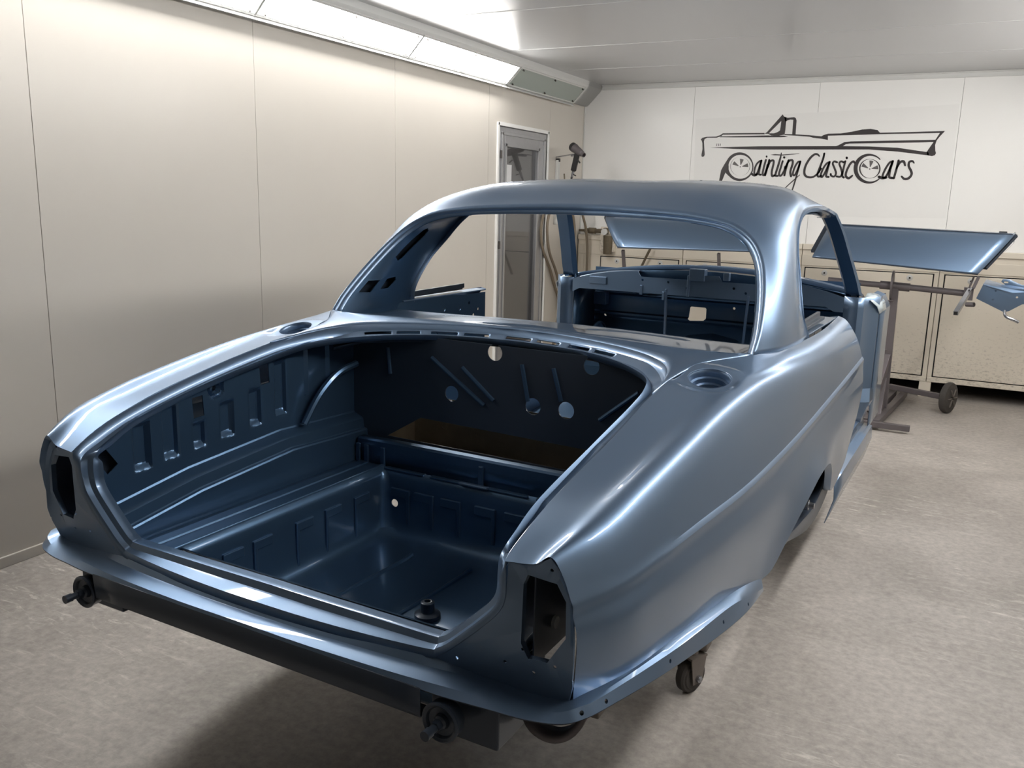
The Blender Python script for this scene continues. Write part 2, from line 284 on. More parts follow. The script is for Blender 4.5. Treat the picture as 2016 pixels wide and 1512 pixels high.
SIGN_RINGS=[([(-1.6895,1.8385),(-1.6895,1.8196),(-1.6923,1.8011),(-1.6981,1.7835),(-1.7066,1.7672),(-1.7177,1.7526),(-1.7311,1.7401),(-1.7464,1.7299),(-1.7634,1.7224),(-1.7815,1.7177),(-1.8004,1.7159),(-1.8196,1.7172),(-1.8386,1.7214),(-1.8568,1.7286),(-1.874,1.7385),(-1.8896,1.7508),(-1.9033,1.7653),(-1.9146,1.7817),(-1.9233,1.7994),(-1.9293,1.8181),(-1.9322,1.8372),(-1.9322,1.8564),(-1.9291,1.8751),(-1.9231,1.8928),(-1.9143,1.9092),(-1.9029,1.9237),(-1.8892,1.9361),(-1.8737,1.9461),(-1.8566,1.9533),(-1.8384,1.9577),(-1.8196,1.9592),(-1.8005,1.9577),(-1.7818,1.9532),(-1.7637,1.946),(-1.7468,1.9361),(-1.7315,1.9238),(-1.7181,1.9094),(-1.707,1.8933),(-1.6984,1.8758),(-1.6925,1.8574),(-1.6895,1.8385)],[(-1.6997,1.8374),(-1.6997,1.8217),(-1.7022,1.8062),(-1.7072,1.7916),(-1.7145,1.778),(-1.724,1.7658),(-1.7355,1.7554),(-1.7486,1.7469),(-1.7631,1.7406),(-1.7787,1.7367),(-1.7948,1.7353),(-1.8112,1.7364),(-1.8274,1.7399),(-1.843,1.7459),(-1.8577,1.7541),(-1.871,1.7644),(-1.8826,1.7765),(-1.8922,1.79),(-1.8997,1.8048),(-1.9047,1.8203),(-1.9072,1.8363),(-1.9072,1.8522),(-1.9045,1.8678),(-1.8993,1.8826),(-1.8918,1.8962),(-1.8821,1.9083),(-1.8704,1.9187),(-1.8571,1.927),(-1.8425,1.933),(-1.8269,1.9367),(-1.8108,1.938),(-1.7945,1.9367),(-1.7785,1.933),(-1.763,1.927),(-1.7486,1.9187),(-1.7355,1.9085),(-1.7241,1.8965),(-1.7146,1.8831),(-1.7072,1.8685),(-1.7022,1.8532),(-1.6997,1.8374)]),([(-1.7194,1.8405),(-1.7194,1.828),(-1.7215,1.8159),(-1.7257,1.8043),(-1.7317,1.7935),(-1.7396,1.7839),(-1.7491,1.7757),(-1.7599,1.769),(-1.7718,1.7641),(-1.7846,1.761),(-1.7979,1.7599),(-1.8113,1.7608),(-1.8246,1.7636),(-1.8374,1.7683),(-1.8494,1.7748),(-1.8602,1.7829),(-1.8697,1.7924),(-1.8776,1.8031),(-1.8837,1.8148),(-1.8878,1.827),(-1.8898,1.8396),(-1.8897,1.8522),(-1.8875,1.8645),(-1.8833,1.8761),(-1.877,1.8869),(-1.869,1.8964),(-1.8594,1.9046),(-1.8485,1.9112),(-1.8365,1.916),(-1.8237,1.9189),(-1.8105,1.9199),(-1.7971,1.9189),(-1.7839,1.916),(-1.7712,1.9113),(-1.7594,1.9048),(-1.7486,1.8967),(-1.7393,1.8872),(-1.7315,1.8766),(-1.7255,1.8651),(-1.7214,1.8529),(-1.7194,1.8405)],[(-1.7226,1.8405),(-1.7226,1.828),(-1.7246,1.8158),(-1.7286,1.8042),(-1.7344,1.7935),(-1.7419,1.7839),(-1.751,1.7757),(-1.7614,1.769),(-1.7728,1.7641),(-1.7851,1.761),(-1.7979,1.7599),(-1.8108,1.7608),(-1.8236,1.7636),(-1.8359,1.7683),(-1.8474,1.7748),(-1.8579,1.7829),(-1.8671,1.7925),(-1.8747,1.8032),(-1.8805,1.8148),(-1.8845,1.827),(-1.8865,1.8396),(-1.8865,1.8522),(-1.8844,1.8645),(-1.8803,1.8761),(-1.8744,1.8869),(-1.8667,1.8964),(-1.8575,1.9046),(-1.847,1.9112),(-1.8355,1.916),(-1.8232,1.9189),(-1.8105,1.9199),(-1.7976,1.9189),(-1.7849,1.916),(-1.7727,1.9113),(-1.7613,1.9048),(-1.7509,1.8967),(-1.7419,1.8872),(-1.7344,1.8766),(-1.7286,1.8651),(-1.7246,1.8529),(-1.7226,1.8405)]),([(-0.665,1.7443),(-0.6743,1.7347),(-0.6849,1.7265),(-0.6965,1.7197),(-0.709,1.7144),(-0.7221,1.7107),(-0.7358,1.7087),(-0.7498,1.7085),(-0.7639,1.7099),(-0.7779,1.7131),(-0.7916,1.7179),(-0.8048,1.7243),(-0.8173,1.7322),(-0.8289,1.7415),(-0.8395,1.752),(-0.8488,1.7637),(-0.8569,1.7763),(-0.8634,1.7896),(-0.8684,1.8035),(-0.8717,1.8177),(-0.8734,1.8321),(-0.8734,1.8464),(-0.8716,1.8604),(-0.8682,1.8739),(-0.8632,1.8868),(-0.8566,1.8987),(-0.8486,1.9096),(-0.8392,1.9194),(-0.8287,1.9277),(-0.8171,1.9346),(-0.8046,1.94),(-0.7915,1.9438),(-0.7779,1.9458),(-0.764,1.9462),(-0.75,1.9449),(-0.7361,1.9419),(-0.7225,1.9372),(-0.7094,1.9311),(-0.697,1.9234),(-0.6854,1.9144),(-0.6749,1.9041)],[(-0.6667,1.7562),(-0.6746,1.748),(-0.6835,1.7409),(-0.6933,1.7351),(-0.7038,1.7306),(-0.7148,1.7274),(-0.7263,1.7257),(-0.7381,1.7255),(-0.75,1.7268),(-0.7617,1.7295),(-0.7733,1.7336),(-0.7844,1.7391),(-0.7949,1.7459),(-0.8047,1.7539),(-0.8136,1.763),(-0.8214,1.7729),(-0.8282,1.7837),(-0.8337,1.7952),(-0.8379,1.8071),(-0.8408,1.8193),(-0.8422,1.8316),(-0.8422,1.8438),(-0.8408,1.8558),(-0.838,1.8674),(-0.8338,1.8784),(-0.8283,1.8887),(-0.8215,1.898),(-0.8137,1.9064),(-0.8049,1.9136),(-0.7951,1.9195),(-0.7847,1.9241),(-0.7737,1.9273),(-0.7622,1.9291),(-0.7505,1.9295),(-0.7387,1.9283),(-0.727,1.9258),(-0.7156,1.9218),(-0.7045,1.9165),(-0.694,1.9099),(-0.6843,1.9022),(-0.6754,1.8934)]),([(-0.6661,1.8282),(-0.6658,1.8162),(-0.6676,1.8044),(-0.6713,1.7932),(-0.6769,1.7828),(-0.6842,1.7735),(-0.6931,1.7655),(-0.7033,1.759),(-0.7147,1.7542),(-0.7269,1.7513),(-0.7396,1.7502),(-0.7525,1.751),(-0.7654,1.7537),(-0.7778,1.7582),(-0.7895,1.7645),(-0.8001,1.7723),(-0.8095,1.7815),(-0.8173,1.7919),(-0.8234,1.8031),(-0.8276,1.815),(-0.8299,1.8272),(-0.8301,1.8393),(-0.8283,1.8512),(-0.8244,1.8625),(-0.8187,1.8729),(-0.8113,1.8822),(-0.8022,1.8901),(-0.7919,1.8965),(-0.7804,1.9011),(-0.7682,1.904),(-0.7555,1.9049),(-0.7426,1.904),(-0.7299,1.9012),(-0.7176,1.8966),(-0.7061,1.8903),(-0.6955,1.8825),(-0.6863,1.8734),(-0.6786,1.8631),(-0.6725,1.852),(-0.6684,1.8402),(-0.6661,1.8282)],[(-0.6762,1.8281),(-0.6759,1.8165),(-0.6773,1.8052),(-0.6805,1.7943),(-0.6853,1.7843),(-0.6916,1.7754),(-0.6993,1.7677),(-0.7082,1.7615),(-0.7181,1.7569),(-0.7288,1.754),(-0.7399,1.753),(-0.7512,1.7538),(-0.7625,1.7564),(-0.7734,1.7608),(-0.7836,1.7668),(-0.793,1.7744),(-0.8013,1.7833),(-0.8082,1.7933),(-0.8137,1.8041),(-0.8175,1.8155),(-0.8196,1.8272),(-0.8198,1.839),(-0.8184,1.8504),(-0.8151,1.8613),(-0.8102,1.8713),(-0.8038,1.8802),(-0.796,1.8878),(-0.787,1.894),(-0.777,1.8985),(-0.7663,1.9012),(-0.7552,1.9022),(-0.7439,1.9013),(-0.7328,1.8986),(-0.722,1.8941),(-0.7118,1.8881),(-0.7025,1.8805),(-0.6943,1.8717),(-0.6875,1.8618),(-0.6821,1.8511),(-0.6783,1.8398),(-0.6762,1.8281)])]
SIGN_WEDGES=[[(-1.8207,1.8424),(-1.8728,1.8548),(-1.8673,1.8702),(-1.858,1.8836),(-1.8183,1.847)],[(-1.8043,1.8534),(-1.8117,1.9044),(-1.7946,1.903),(-1.7781,1.8977),(-1.7989,1.8523)],[(-1.7881,1.8425),(-1.7437,1.8665),(-1.7369,1.8508),(-1.7341,1.8343),(-1.7865,1.8373)],[(-1.7984,1.8364),(-1.7998,1.8325),(-1.8036,1.831),(-1.8076,1.8327),(-1.8094,1.8366),(-1.8078,1.8403),(-1.8038,1.8416),(-1.7999,1.8397)],[(-0.763,1.8304),(-0.8137,1.8434),(-0.809,1.8588),(-0.8006,1.8722),(-0.7611,1.8347)],[(-0.7492,1.8406),(-0.7577,1.8932),(-0.7416,1.8917),(-0.7259,1.8864),(-0.7445,1.8396)],[(-0.7349,1.8306),(-0.6926,1.8551),(-0.6858,1.8395),(-0.6827,1.8229),(-0.7334,1.8258)],[(-0.743,1.8249),(-0.7442,1.8209),(-0.7479,1.8193),(-0.7519,1.8211),(-0.7538,1.8252),(-0.7523,1.8291),(-0.7485,1.8305),(-0.7445,1.8284)]]
# ================================================================ the booth
XL, XR, YB, YF, ZC = -3.294, .80, 7.857, -1.9, 2.559
struct(MB().box((XL-.3, YF-.2, -.1), (XR+.3, 9.2, 0)).build('floor', M['floor'], smooth=False), 'worn pale concrete booth floor with white scuffs', 'floor')
struct(MB().box((XL-.2, YF-.2, ZC), (XR+.2, YB+.2, ZC+.1)).build('ceiling', M['ceil'], smooth=False), 'glossy pale grey ceiling of long panels', 'ceiling')
# left wall: panels with fine seams, door opening between y 6.13 and 7.06
seams = [-1.6, -.35, .95, 2.288, 3.52, 4.765, 6.0, 7.10, YB]
wl = MB(); y0 = YF
for y in seams:
    a, b = y0+.0012, y-.0012
    if y == 7.10:
        wl.box((XL-.08, a, 2.09), (XL, b, ZC)); wl.box((XL-.08, a, 0), (XL, 6.13, 2.09)); wl.box((XL-.08, 7.065, 0), (XL, b, 2.09))
    else: wl.box((XL-.08, a, 0), (XL, b, ZC))
    y0 = y
wl.box((XL-.10, YF, 0), (XL-.08, 6.1, ZC)); wl.box((XL-.10, 7.08, 0), (XL-.08, YB, ZC))
struct(wl.build('wall_left', M['wall'], smooth=False, bevel=.0015), 'cream left booth wall of tall panels', 'wall')
wb = MB(); x0 = XL-.1
for x in (-2.25, -1.198, -.133, XR+.1):
    wb.box((x0+.001, YB, 1.0), (x-.001, YB+.08, ZC)); x0 = x
wb.box((XL-.1, YB+.01, .15), (XR+.1, YB+.07, 1.1))
struct(wb.build('wall_back', M['wallb'], smooth=False, bevel=.0015), 'white back booth wall carrying the black car logo', 'wall')
struct(MB().box((XR, YF, 0), (XR+.1, YB+.1, ZC)).build('wall_right', M['wall'], smooth=False), 'cream right booth wall', 'wall')
struct(MB().box((XL-.1, YF-.1, 0), (XR+.1, YF, ZC)).build('wall_front', M['dim'], smooth=False), 'dark grey booth doors behind the viewer', 'wall')
pit = MB().box((XL-.1, 8.7, 0), (XR+.1, 8.78, .3)).box((XL-.1, YB+.07, .2), (XR+.1, 8.78, .26)).box((XL-.18, YB, 0), (XL-.1, 8.78, .26)).box((XR+.1, YB, 0), (XR+.18, 8.78, .26))
struct(pit.build('trim_5', M['dark'], smooth=False), 'dark exhaust recess under the back wall ducts', 'recess')
struct(MB().box((XL, YF, 0), (XL+.012, 6.1, .045)).box((XL, 7.09, 0), (XL+.012, 7.79, .045)).build('baseboard_left', M['wall'], smooth=False, bevel=.003), 'cream strip along the foot of the left wall', 'baseboard')
# covings that carry the lamps
def coving(side):
    m = MB(); X = XL if side < 0 else XR; s = -side
    a = (X, 2.385); b = (X+s*.012, 2.372); c = (X+s*.030, 2.378); d = (X+s*.15, 2.500); e = (X+s*.162, 2.520); f = (X+s*.165, ZC)
    pr = [a, b, c, d, e, f]
    m.grid([[(p[0], y, p[1]) for p in pr] for y in (YF, YB)])
    # end cap where the coving meets the back wall
    m.prism([(p[0], 7.55, p[1]) for p in pr]+[(X, 7.55, ZC)], (0, YB-7.55, 0))
    return m
struct(coving(-1).build('trim_1', M['trim'], ang=20), 'white sloping lamp coving along the left wall top', 'coving')
struct(coving(1).build('trim_2', M['trim'], ang=20), 'white sloping lamp coving along the right wall top', 'coving')
struct(MB().box((XL+.17, YB-.014, 2.515), (XR-.17, YB, ZC)).box((XL+.17, YB-.03, 2.548), (XR-.17, YB-.014, ZC)).build('trim_3', M['trim'], smooth=False, bevel=.004), 'white strip where ceiling meets back wall', 'trim')
struct(MB().box((XL, YB-.012, 1.1), (XL+.012, YB, 2.38)).build('trim_4', M['trim'], smooth=False, bevel=.003), 'white corner strip between left and back walls', 'trim')
for i, x in enumerate((1.2, 2.4, 3.55, 4.75, 5.9, 6.95)): pass
cm = MB()
for y in (1.1, 2.3, 3.5, 4.7, 5.9, 6.9): cm.box((XL+.17, y-.003, ZC-.002), (XR-.17, y+.003, ZC+.01))
struct(cm.build('trim_6', M['ceil'], smooth=False), 'thin cross joints of the ceiling panels', 'trim')

# lamps
def lamp(side, ya, yb, lit, label, grp):
    X = XL if side < 0 else XR; s = -side
    p0 = Vector((X+s*.026, 0, 2.374)); p1 = Vector((X+s*.150, 0, 2.503)); dr = (p1-p0).normalized(); nrm = Vector((s*dr.z, 0, -abs(dr.x)))
    if nrm.z > 0: nrm = -nrm
    L = (p1-p0).length
    e = empty('coving_lamp', (p0.x, (ya+yb)/2, p0.z), label, 'lamp', grp)
    def P(y, t, h): v = p0+dr*t+nrm*h; return Vector((v.x, y, v.z))
    fr = MB()
    for (a, b, c, d) in ((ya, yb, 0, .012), (ya, yb, L-.012, L), (ya, ya+.006, .012, L-.012), (yb-.006, yb, .012, L-.012)):
        q = [P(a, c, .002), P(b, c, .002), P(b, d, .002), P(a, d, .002)]; fr.prism(q, nrm*.010)
    fr.prism([P(ya, -.010, -.004), P(yb, -.010, -.004), P(yb, -.010, .034), P(ya, -.010, .034)], dr*.004)
    f = fr.build('frame', M['trim'], smooth=False)
    df = MB().prism([P(ya+.006, .012, .004), P(yb-.006, .012, .004), P(yb-.006, L-.012, .004), P(ya+.006, L-.012, .004)], nrm*.004)
    d = df.build('diffuser', M['lit'] if lit else M['unlit'], smooth=False)
    local(e, f, d)
    for y in (ya+.05, (ya+yb)/2, yb-.05):
        for t in (.022, L-.022):
            b = MB().cyl(P(y, t, .006), P(y, t, .022), .0075, .005, n=10); sc_ = b.build('clip_screw', M['rubber']); local(e, sc_)
    return e
ys = [-1.70, -.42, 1.30, 2.18, 3.50, 4.86, 6.20]
nm = ['second lamp behind the viewer on the left coving', 'lamp beside the viewer on the left coving', 'lamp before the first wall seam on the left coving', 'white lit lamp cut by the top picture edge above the left wall', 'middle white lit lamp above the left wall', 'last lit white lamp on the left coving beside the unlit one']
for i in range(2, 6):
    lamp(-1, ys[i]+.003, ys[i+1]-.003, True, nm[i], 'lit lamps along the left coving')
lamp(-1, 6.225, 7.50, False, 'unlit grey green lamp at the far end of the left coving', 'lamps along the left coving')
nr = ['second lamp behind the viewer on the right coving', 'lamp beside the viewer on the right coving', 'lamp above the car tail on the right coving', 'lamp above the car roof on the right coving', 'lamp above the car nose on the right coving', 'far lit lamp on the right coving']
for i in range(2, 6):
    lamp(1, ys[i]+.003, ys[i+1]-.003, True, nr[i], 'lit lamps along the right coving')

lamp(1, 6.225, 7.0, True, 'lit lamp at the far end of the right coving', 'lit lamps along the right coving')
# door in the left wall
d = empty('door_1', (XL, 6.6, 0), 'aluminium door with tall window in the left wall', 'door'); d['kind'] = 'structure'
fr = MB()
for a, b, z0, z1 in ((6.13, 6.155, 0, 2.09), (7.04, 7.065, 0, 2.09), (6.13, 7.065, 2.065, 2.09)):
    fr.box((XL-.10, a, z0), (XL+.014, b, z1))
o1 = fr.build('door_frame', M['wallb'], smooth=False, bevel=.003)
gp = MB().box((XL-.05, 7.03, 0), (XL+.004, 7.04, 2.06)).build('door_gap', M['dark'], smooth=False)
lf = MB()
for a, b, z0, z1 in ((6.16, 6.27, .02, 2.058), (6.88, 7.03, .02, 2.058), (6.27, 6.88, 1.93, 2.058), (6.27, 6.88, .02, .30)):
    lf.box((XL-.045, a, z0), (XL+.004, b, z1))
for a, b, z0, z1 in ((6.20, 6.225, .05, 2.02), (6.975, 7.0, .05, 2.02), (6.20, 7.0, 2.0, 2.025), (6.265, 6.29, .29, 1.94), (6.865, 6.89, .29, 1.94), (6.265, 6.89, 1.915, 1.94), (6.265, 6.89, .28, .305)):
    lf.box((XL, a, z0), (XL+.012, b, z1))
o2 = lf.build('door_leaf', M['alu'], smooth=False, bevel=.003)
o3 = MB().box((XL-.03, 6.28, .29), (XL-.022, 6.875, 1.93)).build('window_pane', M['glass'], smooth=False)
o4 = MB().box((XL-.021, 6.29, 1.64), (XL-.019, 6.43, 1.78)).build('paper_notice', M['paper'], smooth=False)
hs = []
for z in (.45, 1.15, 1.85): hs.append(MB().cyl((XL+.014, 6.185, z-.03), (XL+.014, 6.185, z+.03), .008).build('hinge', M['rubber']))
local(d, o1, gp, o2, o3, o4, *hs)
cr1 = MB().box((XL-1.4, 5.6, 0), (XL-1.38, 8.2, 2.3)).box((XL-1.4, 5.58, 0), (XL-.1, 5.6, 2.3)).box((XL-1.4, 8.2, 0), (XL-.1, 8.22, 2.3)).box((XL-1.4, 5.58, 2.3), (XL-.1, 8.22, 2.32))
struct(cr1.build('trim_7', M['corr'], smooth=False), 'grey corridor seen through the door window', 'corridor')
struct(MB().box((XL-1.38, 5.6, .02), (XL-1.36, 8.2, 1.26)).build('trim_8', M['wood'], smooth=False), 'brown boarding low on the corridor wall', 'boarding')
ld = bpy.data.lights.new('corridor_fill_light', 'AREA'); ld.energy = 26; ld.size = .8; lo_ = bpy.data.objects.new('corridor_fill_light', ld); C.objects.link(lo_); lo_.location = (XL-.7, 6.8, 2.28)  # unseen lamp, added to brighten the corridor behind the door window
tp = empty('tripod_stand', (XL-.9, 7.3, 0), 'faint folding stand behind the door window', 'stand')
t_ = MB()
for a in (0, 2.1, 4.2): t_.bar((XL-.9, 7.3, .75), (XL-.9+.3*math.cos(a), 7.3+.3*math.sin(a), 0.006), .02, .02)
t_.bar((XL-.9, 7.3, .7), (XL-.9, 7.42, 1.4), .022, .022)
t2 = t_.build('stand_frame', M['dusty'], smooth=False); local(tp, t2)

# exhaust cabinets on the back wall
def cab(xa, xb, nm_lab, locks, dz0=.174, dz1=1.0):
    e = empty('wall_cabinet', ((xa+xb)/2, 7.83, .04), nm_lab, 'cabinet', 'cream exhaust cabinets along the back wall')
    b = MB().box((xa, 7.806, .13), (xb, YB, 1.165)); ob = b.build('carcass', M['duct'], smooth=False, bevel=.004)
    rl = MB().box((xa, 7.795, .128), (xb, 7.806, .168)).build('bottom_rail', M['dirty'], smooth=False, bevel=.003)
    tr = MB().box((xa, 7.80, 1.02), (xb, 7.806, 1.11)).box((xa, 7.79, 1.155), (xb, YB, 1.20)).build('top_strip', M['duct'], smooth=False, bevel=.006)
    local(e, ob, rl, tr); return e
def cab_door(e, xa, xb, locks, dirt):
    g = MB().box((xa-.010, 7.8055, .170), (xb+.010, 7.8065, 1.008)).build('door_gap', M['dark'], smooth=False)
    dd = MB().box((xa, 7.798, .178), (xb, 7.8062, 1.0)); do = dd.build('door', M['dirty'] if dirt else M['duct'], smooth=False, bevel=.003)
    local(e, g, do)
    for x in locks:
        k = MB().lathe((x, 7.799, .966), (0, -1, 0), [(0, .024), (.004, .024), (.006, .019), (.006, .010), (.010, .009), (.010, 0)], 20).build('lock', M['trim'])
        k2 = MB().cyl((x, 7.790, .966), (x, 7.786, .966), .007, n=12).build('keyhole', M['dark'])
        local(e, k, k2); k2.parent = k
e1 = cab(XL+.013, -2.252, 'cream exhaust cabinet nearest the left corner, locked door', []); cab_door(e1, -3.04, -2.289, (-2.877, -2.455), False)
e2 = cab(-2.248, -1.212, 'cream exhaust cabinet behind the car roof pillar', []); cab_door(e2, -2.209, -1.25, (-2.039, -1.42), False)
e3 = cab(-1.208, -.140, 'cream exhaust cabinet behind the panel stand post', []); cab_door(e3, -1.17, -.183, (-1.013, -.351), True)
e4 = cab(-.136, XR, 'cream exhaust cabinet right of the square steel leg', []); cab_door(e4, -.092, .72, (.092, .55), True)
for i, (xa, lb) in enumerate(((-.188, 'square cream steel leg under the right cabinets'), (-2.27, 'square cream steel leg hidden behind the car'), (-1.23, 'square cream steel leg behind the panel stand base'))):
    lg = MB().box((xa, 7.80, 0), (xa+.09, 7.87, .13)); tag(lg.build('support_leg', M['duct'], smooth=False, bevel=.004), lb, 'leg', 'legs under the exhaust cabinets')

# logo on the back wall
sg = empty('wall_sign', (-1.2, YB, 1.85), 'black line drawing of a convertible with Painting Classic Cars lettering', 'sign')
sh = MB().prism([(-2.227, YB-.001, 2.242), (-.148, YB-.001, 2.319), (-.144, YB-.001, 1.446), (-2.2, YB-.001, 1.42)], (0, -.0015, 0)).build('backing_film', M['film'], smooth=False)
def flat(polys, name, m):
    b = MB()
    for p in polys: b.prism([(x, YB-.0025, z) for x, z in p], (0, -.002, 0))
    return b.build(name, m, smooth=False, merge=False)
ca = flat(SIGN_POLYS[:9]+SIGN_POLYS[10:13], 'car_drawing', M['ink'])
lt = MB()
lt.prism([(x, YB-.0025, z) for x, z in SIGN_POLYS[9]], (0, -.002, 0)); lt.prism([(x, YB-.0025, z) for x, z in SIGN_POLYS[13]], (0, -.002, 0))
for pts, wd in SIGN_STROKES:
    P = cr([(x, 0, z) for x, z in pts], 5); Wd = cr([(q, 0, 0) for q in wd], 5); n = len(P); L_, R_ = [], []
    for i in range(n):
        t = P[min(i+1, n-1)]-P[max(i-1, 0)]; ln = math.hypot(t[0], t[2]) or 1; h = abs(Wd[i][0])/2
        L_.append((P[i][0]-t[2]/ln*h, YB-.0047, P[i][2]+t[0]/ln*h)); R_.append((P[i][0]+t[2]/ln*h, YB-.0047, P[i][2]-t[0]/ln*h))
    lt.grid([L_, R_])
    for k in (0, n-1):
        h = abs(Wd[k][0])/2; lt.add([(P[k][0]+h*math.cos(a*.63), YB-.0047, P[k][2]+h*math.sin(a*.63)) for a in range(10)], [tuple(range(10))])
for o_, i_ in SIGN_RINGS: lt.grid([[(x, YB-.0046, z) for x, z in o_], [(x, YB-.0046, z) for x, z in i_]])
lo = lt.build('lettering', M['ink'], smooth=False, merge=False)
wh = flat(SIGN_WEDGES, 'wheel_marks', M['grey_ink'])
local(sg, sh, ca, lo, wh)

# hot air gun on its wall bracket
g = empty('hot_air_gun', (-3.0, 7.05, 1.9), 'grey and black hot air gun hanging from a wall arm in the corner', 'heat gun')
ax = Vector((.80, -.45, -.42)).normalized()
c0 = Vector((-3.02, 7.07, 1.935))
bd = MB().lathe(c0-ax*.075, ax, [(0, 0), (0, .030), (.01, .036), (.05, .037), (.056, .034), (.12, .029), (.15, .026), (.155, .021), (.185, .020), (.185, .016), (.16, .016), (.16, 0)]).build('barrel', M['steel'])
rc = MB().lathe(c0-ax*.077, ax, [(0, 0), (0, .031), (.006, .0375), (.04, .0385), (.042, .036)]).build('rear_cap', M['black'])
hd = MB(); h0 = c0+ax*.01-Vector((0, 0, .02)); h1 = h0+Vector((-.045, .03, -.15))
hd.bar(h0, h1, .034, .046); ho = hd.build('handle', M['black'], bevel=.009)
tg = MB().bar(h0+Vector((.01, -.01, -.06)), h0+Vector((.035, -.02, -.085)), .012, .01).build('trigger', M['black'], bevel=.002)
fi = MB().cyl(h1, h1+Vector((-.016, .01, -.05)), .012, .010).build('air_fitting', M['chrome'])
st_ = MB().cyl(h1+Vector((-.016, .01, -.05)), h1+Vector((-.038, .026, -.115)), .010, .004).build('hose_tail', M['black'])
lv = MB().bar(h1+Vector((.004, 0, -.03)), h1+Vector((.03, -.01, -.04)), .008, .008).build('valve_lever', M['black'])
local(g, bd, rc, ho, tg, fi, st_, lv)
br = empty('wall_arm_bracket', (XL, 7.25, 1.6), 'pale steel post and arm on the left wall holding the heat gun', 'bracket')
po = MB().box((XL, 7.235, 1.3), (XL+.03, 7.275, 1.86)).build('post', M['trim'], smooth=False, bevel=.004)
cp = MB().box((XL+.004, 7.24, 1.845), (XL+.034, 7.272, 1.875)).build('clamp', M['black'], smooth=False, bevel=.003)
ar = MB().bar((XL, 7.26, 1.886), (-3.02, 7.08, 1.905), .030, .007).bar((-3.10, 7.14, 1.89), (-2.98, 7.04, 1.895), .014, .014).build('arm', M['chrome'], smooth=False, bevel=.002)
hk = MB().tube([(XL+.03, 7.28, 1.66), (XL+.07, 7.28, 1.655), (XL+.075, 7.28, 1.70), (XL+.07, 7.28, 1.745)], .006).tube([(XL+.07, 7.28, 1.655), (XL+.10, 7.30, 1.66), (XL+.13, 7.30, 1.672)], .006).build('hook', M['brass'])
local(br, po, cp, ar, hk)
hz = [([(-3.272, 7.20, 1.63), (-3.272, 7.12, 1.60), (-3.272, 6.997, 1.421), (-3.272, 6.936, 1.27), (-3.272, 6.982, 1.094), (-3.272, 7.149, .908), (-3.272, 7.251, .765), (-3.272, 7.384, .567), (-3.272, 7.42, .3), (-3.272, 7.40, .03)], 'leftmost of the two slack hoses left of the windscreen pillar'),
      ([(-3.243, 7.25, 1.63), (-3.243, 7.16, 1.59), (-3.243, 7.041, 1.408), (-3.243, 6.999, 1.269), (-3.243, 7.059, 1.069), (-3.243, 7.218, .882), (-3.243, 7.338, .689), (-3.243, 7.434, .539), (-3.243, 7.46, .3), (-3.243, 7.5, .03)], 'inner slack hose left of the windscreen pillar'),
      ([(-3.214, 7.30, 1.63), (-3.214, 7.30, 1.56), (-3.214, 7.327, 1.421), (-3.214, 7.388, 1.263), (-3.214, 7.375, 1.034), (-3.214, 7.337, .828), (-3.214, 7.279, .577), (-3.214, 7.204, .398), (-3.214, 7.15, .2), (-3.214, 7.1, .03)], 'hose hanging just right of the windscreen pillar'),
      ([(-3.185, 7.35, 1.63), (-3.185, 7.36, 1.56), (-3.185, 7.407, 1.421), (-3.185, 7.47, 1.261), (-3.185, 7.453, 1.077), (-3.185, 7.40, .894), (-3.185, 7.367, .756), (-3.185, 7.33, .5), (-3.185, 7.30, .25), (-3.185, 7.25, .03)], 'second hose right of the windscreen pillar'),
      ([(-3.156, 7.40, 1.63), (-3.156, 7.42, 1.58), (-3.156, 7.549, 1.422), (-3.156, 7.66, 1.281), (-3.156, 7.72, 1.113), (-3.156, 7.74, .87), (-3.156, 7.74, .5), (-3.156, 7.72, .2), (-3.156, 7.70, .03)], 'hose curving down over the back corner by the regulator')]
for p, lb in hz: tag(MB().tube(p, .012, 10, 6).build('air_hose', M['hose']), lb, 'hose', 'air hoses hanging in the corner')
rg = empty('air_regulator', (-3.1, 7.75, 1.22), 'grimy compressed air filter and regulator pipe on the back wall', 'regulator')
r1 = MB().lathe((-3.26, 7.76, 1.24), (1, 0, 0), [(0, 0), (0, .012), (.06, .012), (.06, .022), (.10, .022), (.10, .028), (.17, .028), (.17, .018), (.25, .022), (.25, .03), (.30, .03), (.30, 0)], 16).build('pipe', M['brass'])
r2 = MB().lathe((-2.985, 7.72, 1.235), (0, -1, 0), [(0, 0), (0, .03), (.02, .03), (.022, 0)], 18).build('gauge', M['trim'])
r3 = MB().cyl((-2.96, 7.75, 1.2), (-2.96, 7.75, 1.03), .045, .04).build('filter_bowl', M['brass'])
r4 = MB().box((-3.04, 7.76, 1.05), (-2.9, 7.80, 1.28)).build('mounting_plate', M['dirty'], smooth=False, bevel=.003)
local(rg, r1, r2, r3, r4)
# ================================================================ the car body (car axes: x right, y forward, z up)
car = empty('car_body', (-1.265, 1.4, 0), 'bare blue grey metallic coupe body shell without doors or boot lid', 'car', rz=R(-2.0))
PT, ST, UN = M['paint'], M['satin'], M['under']
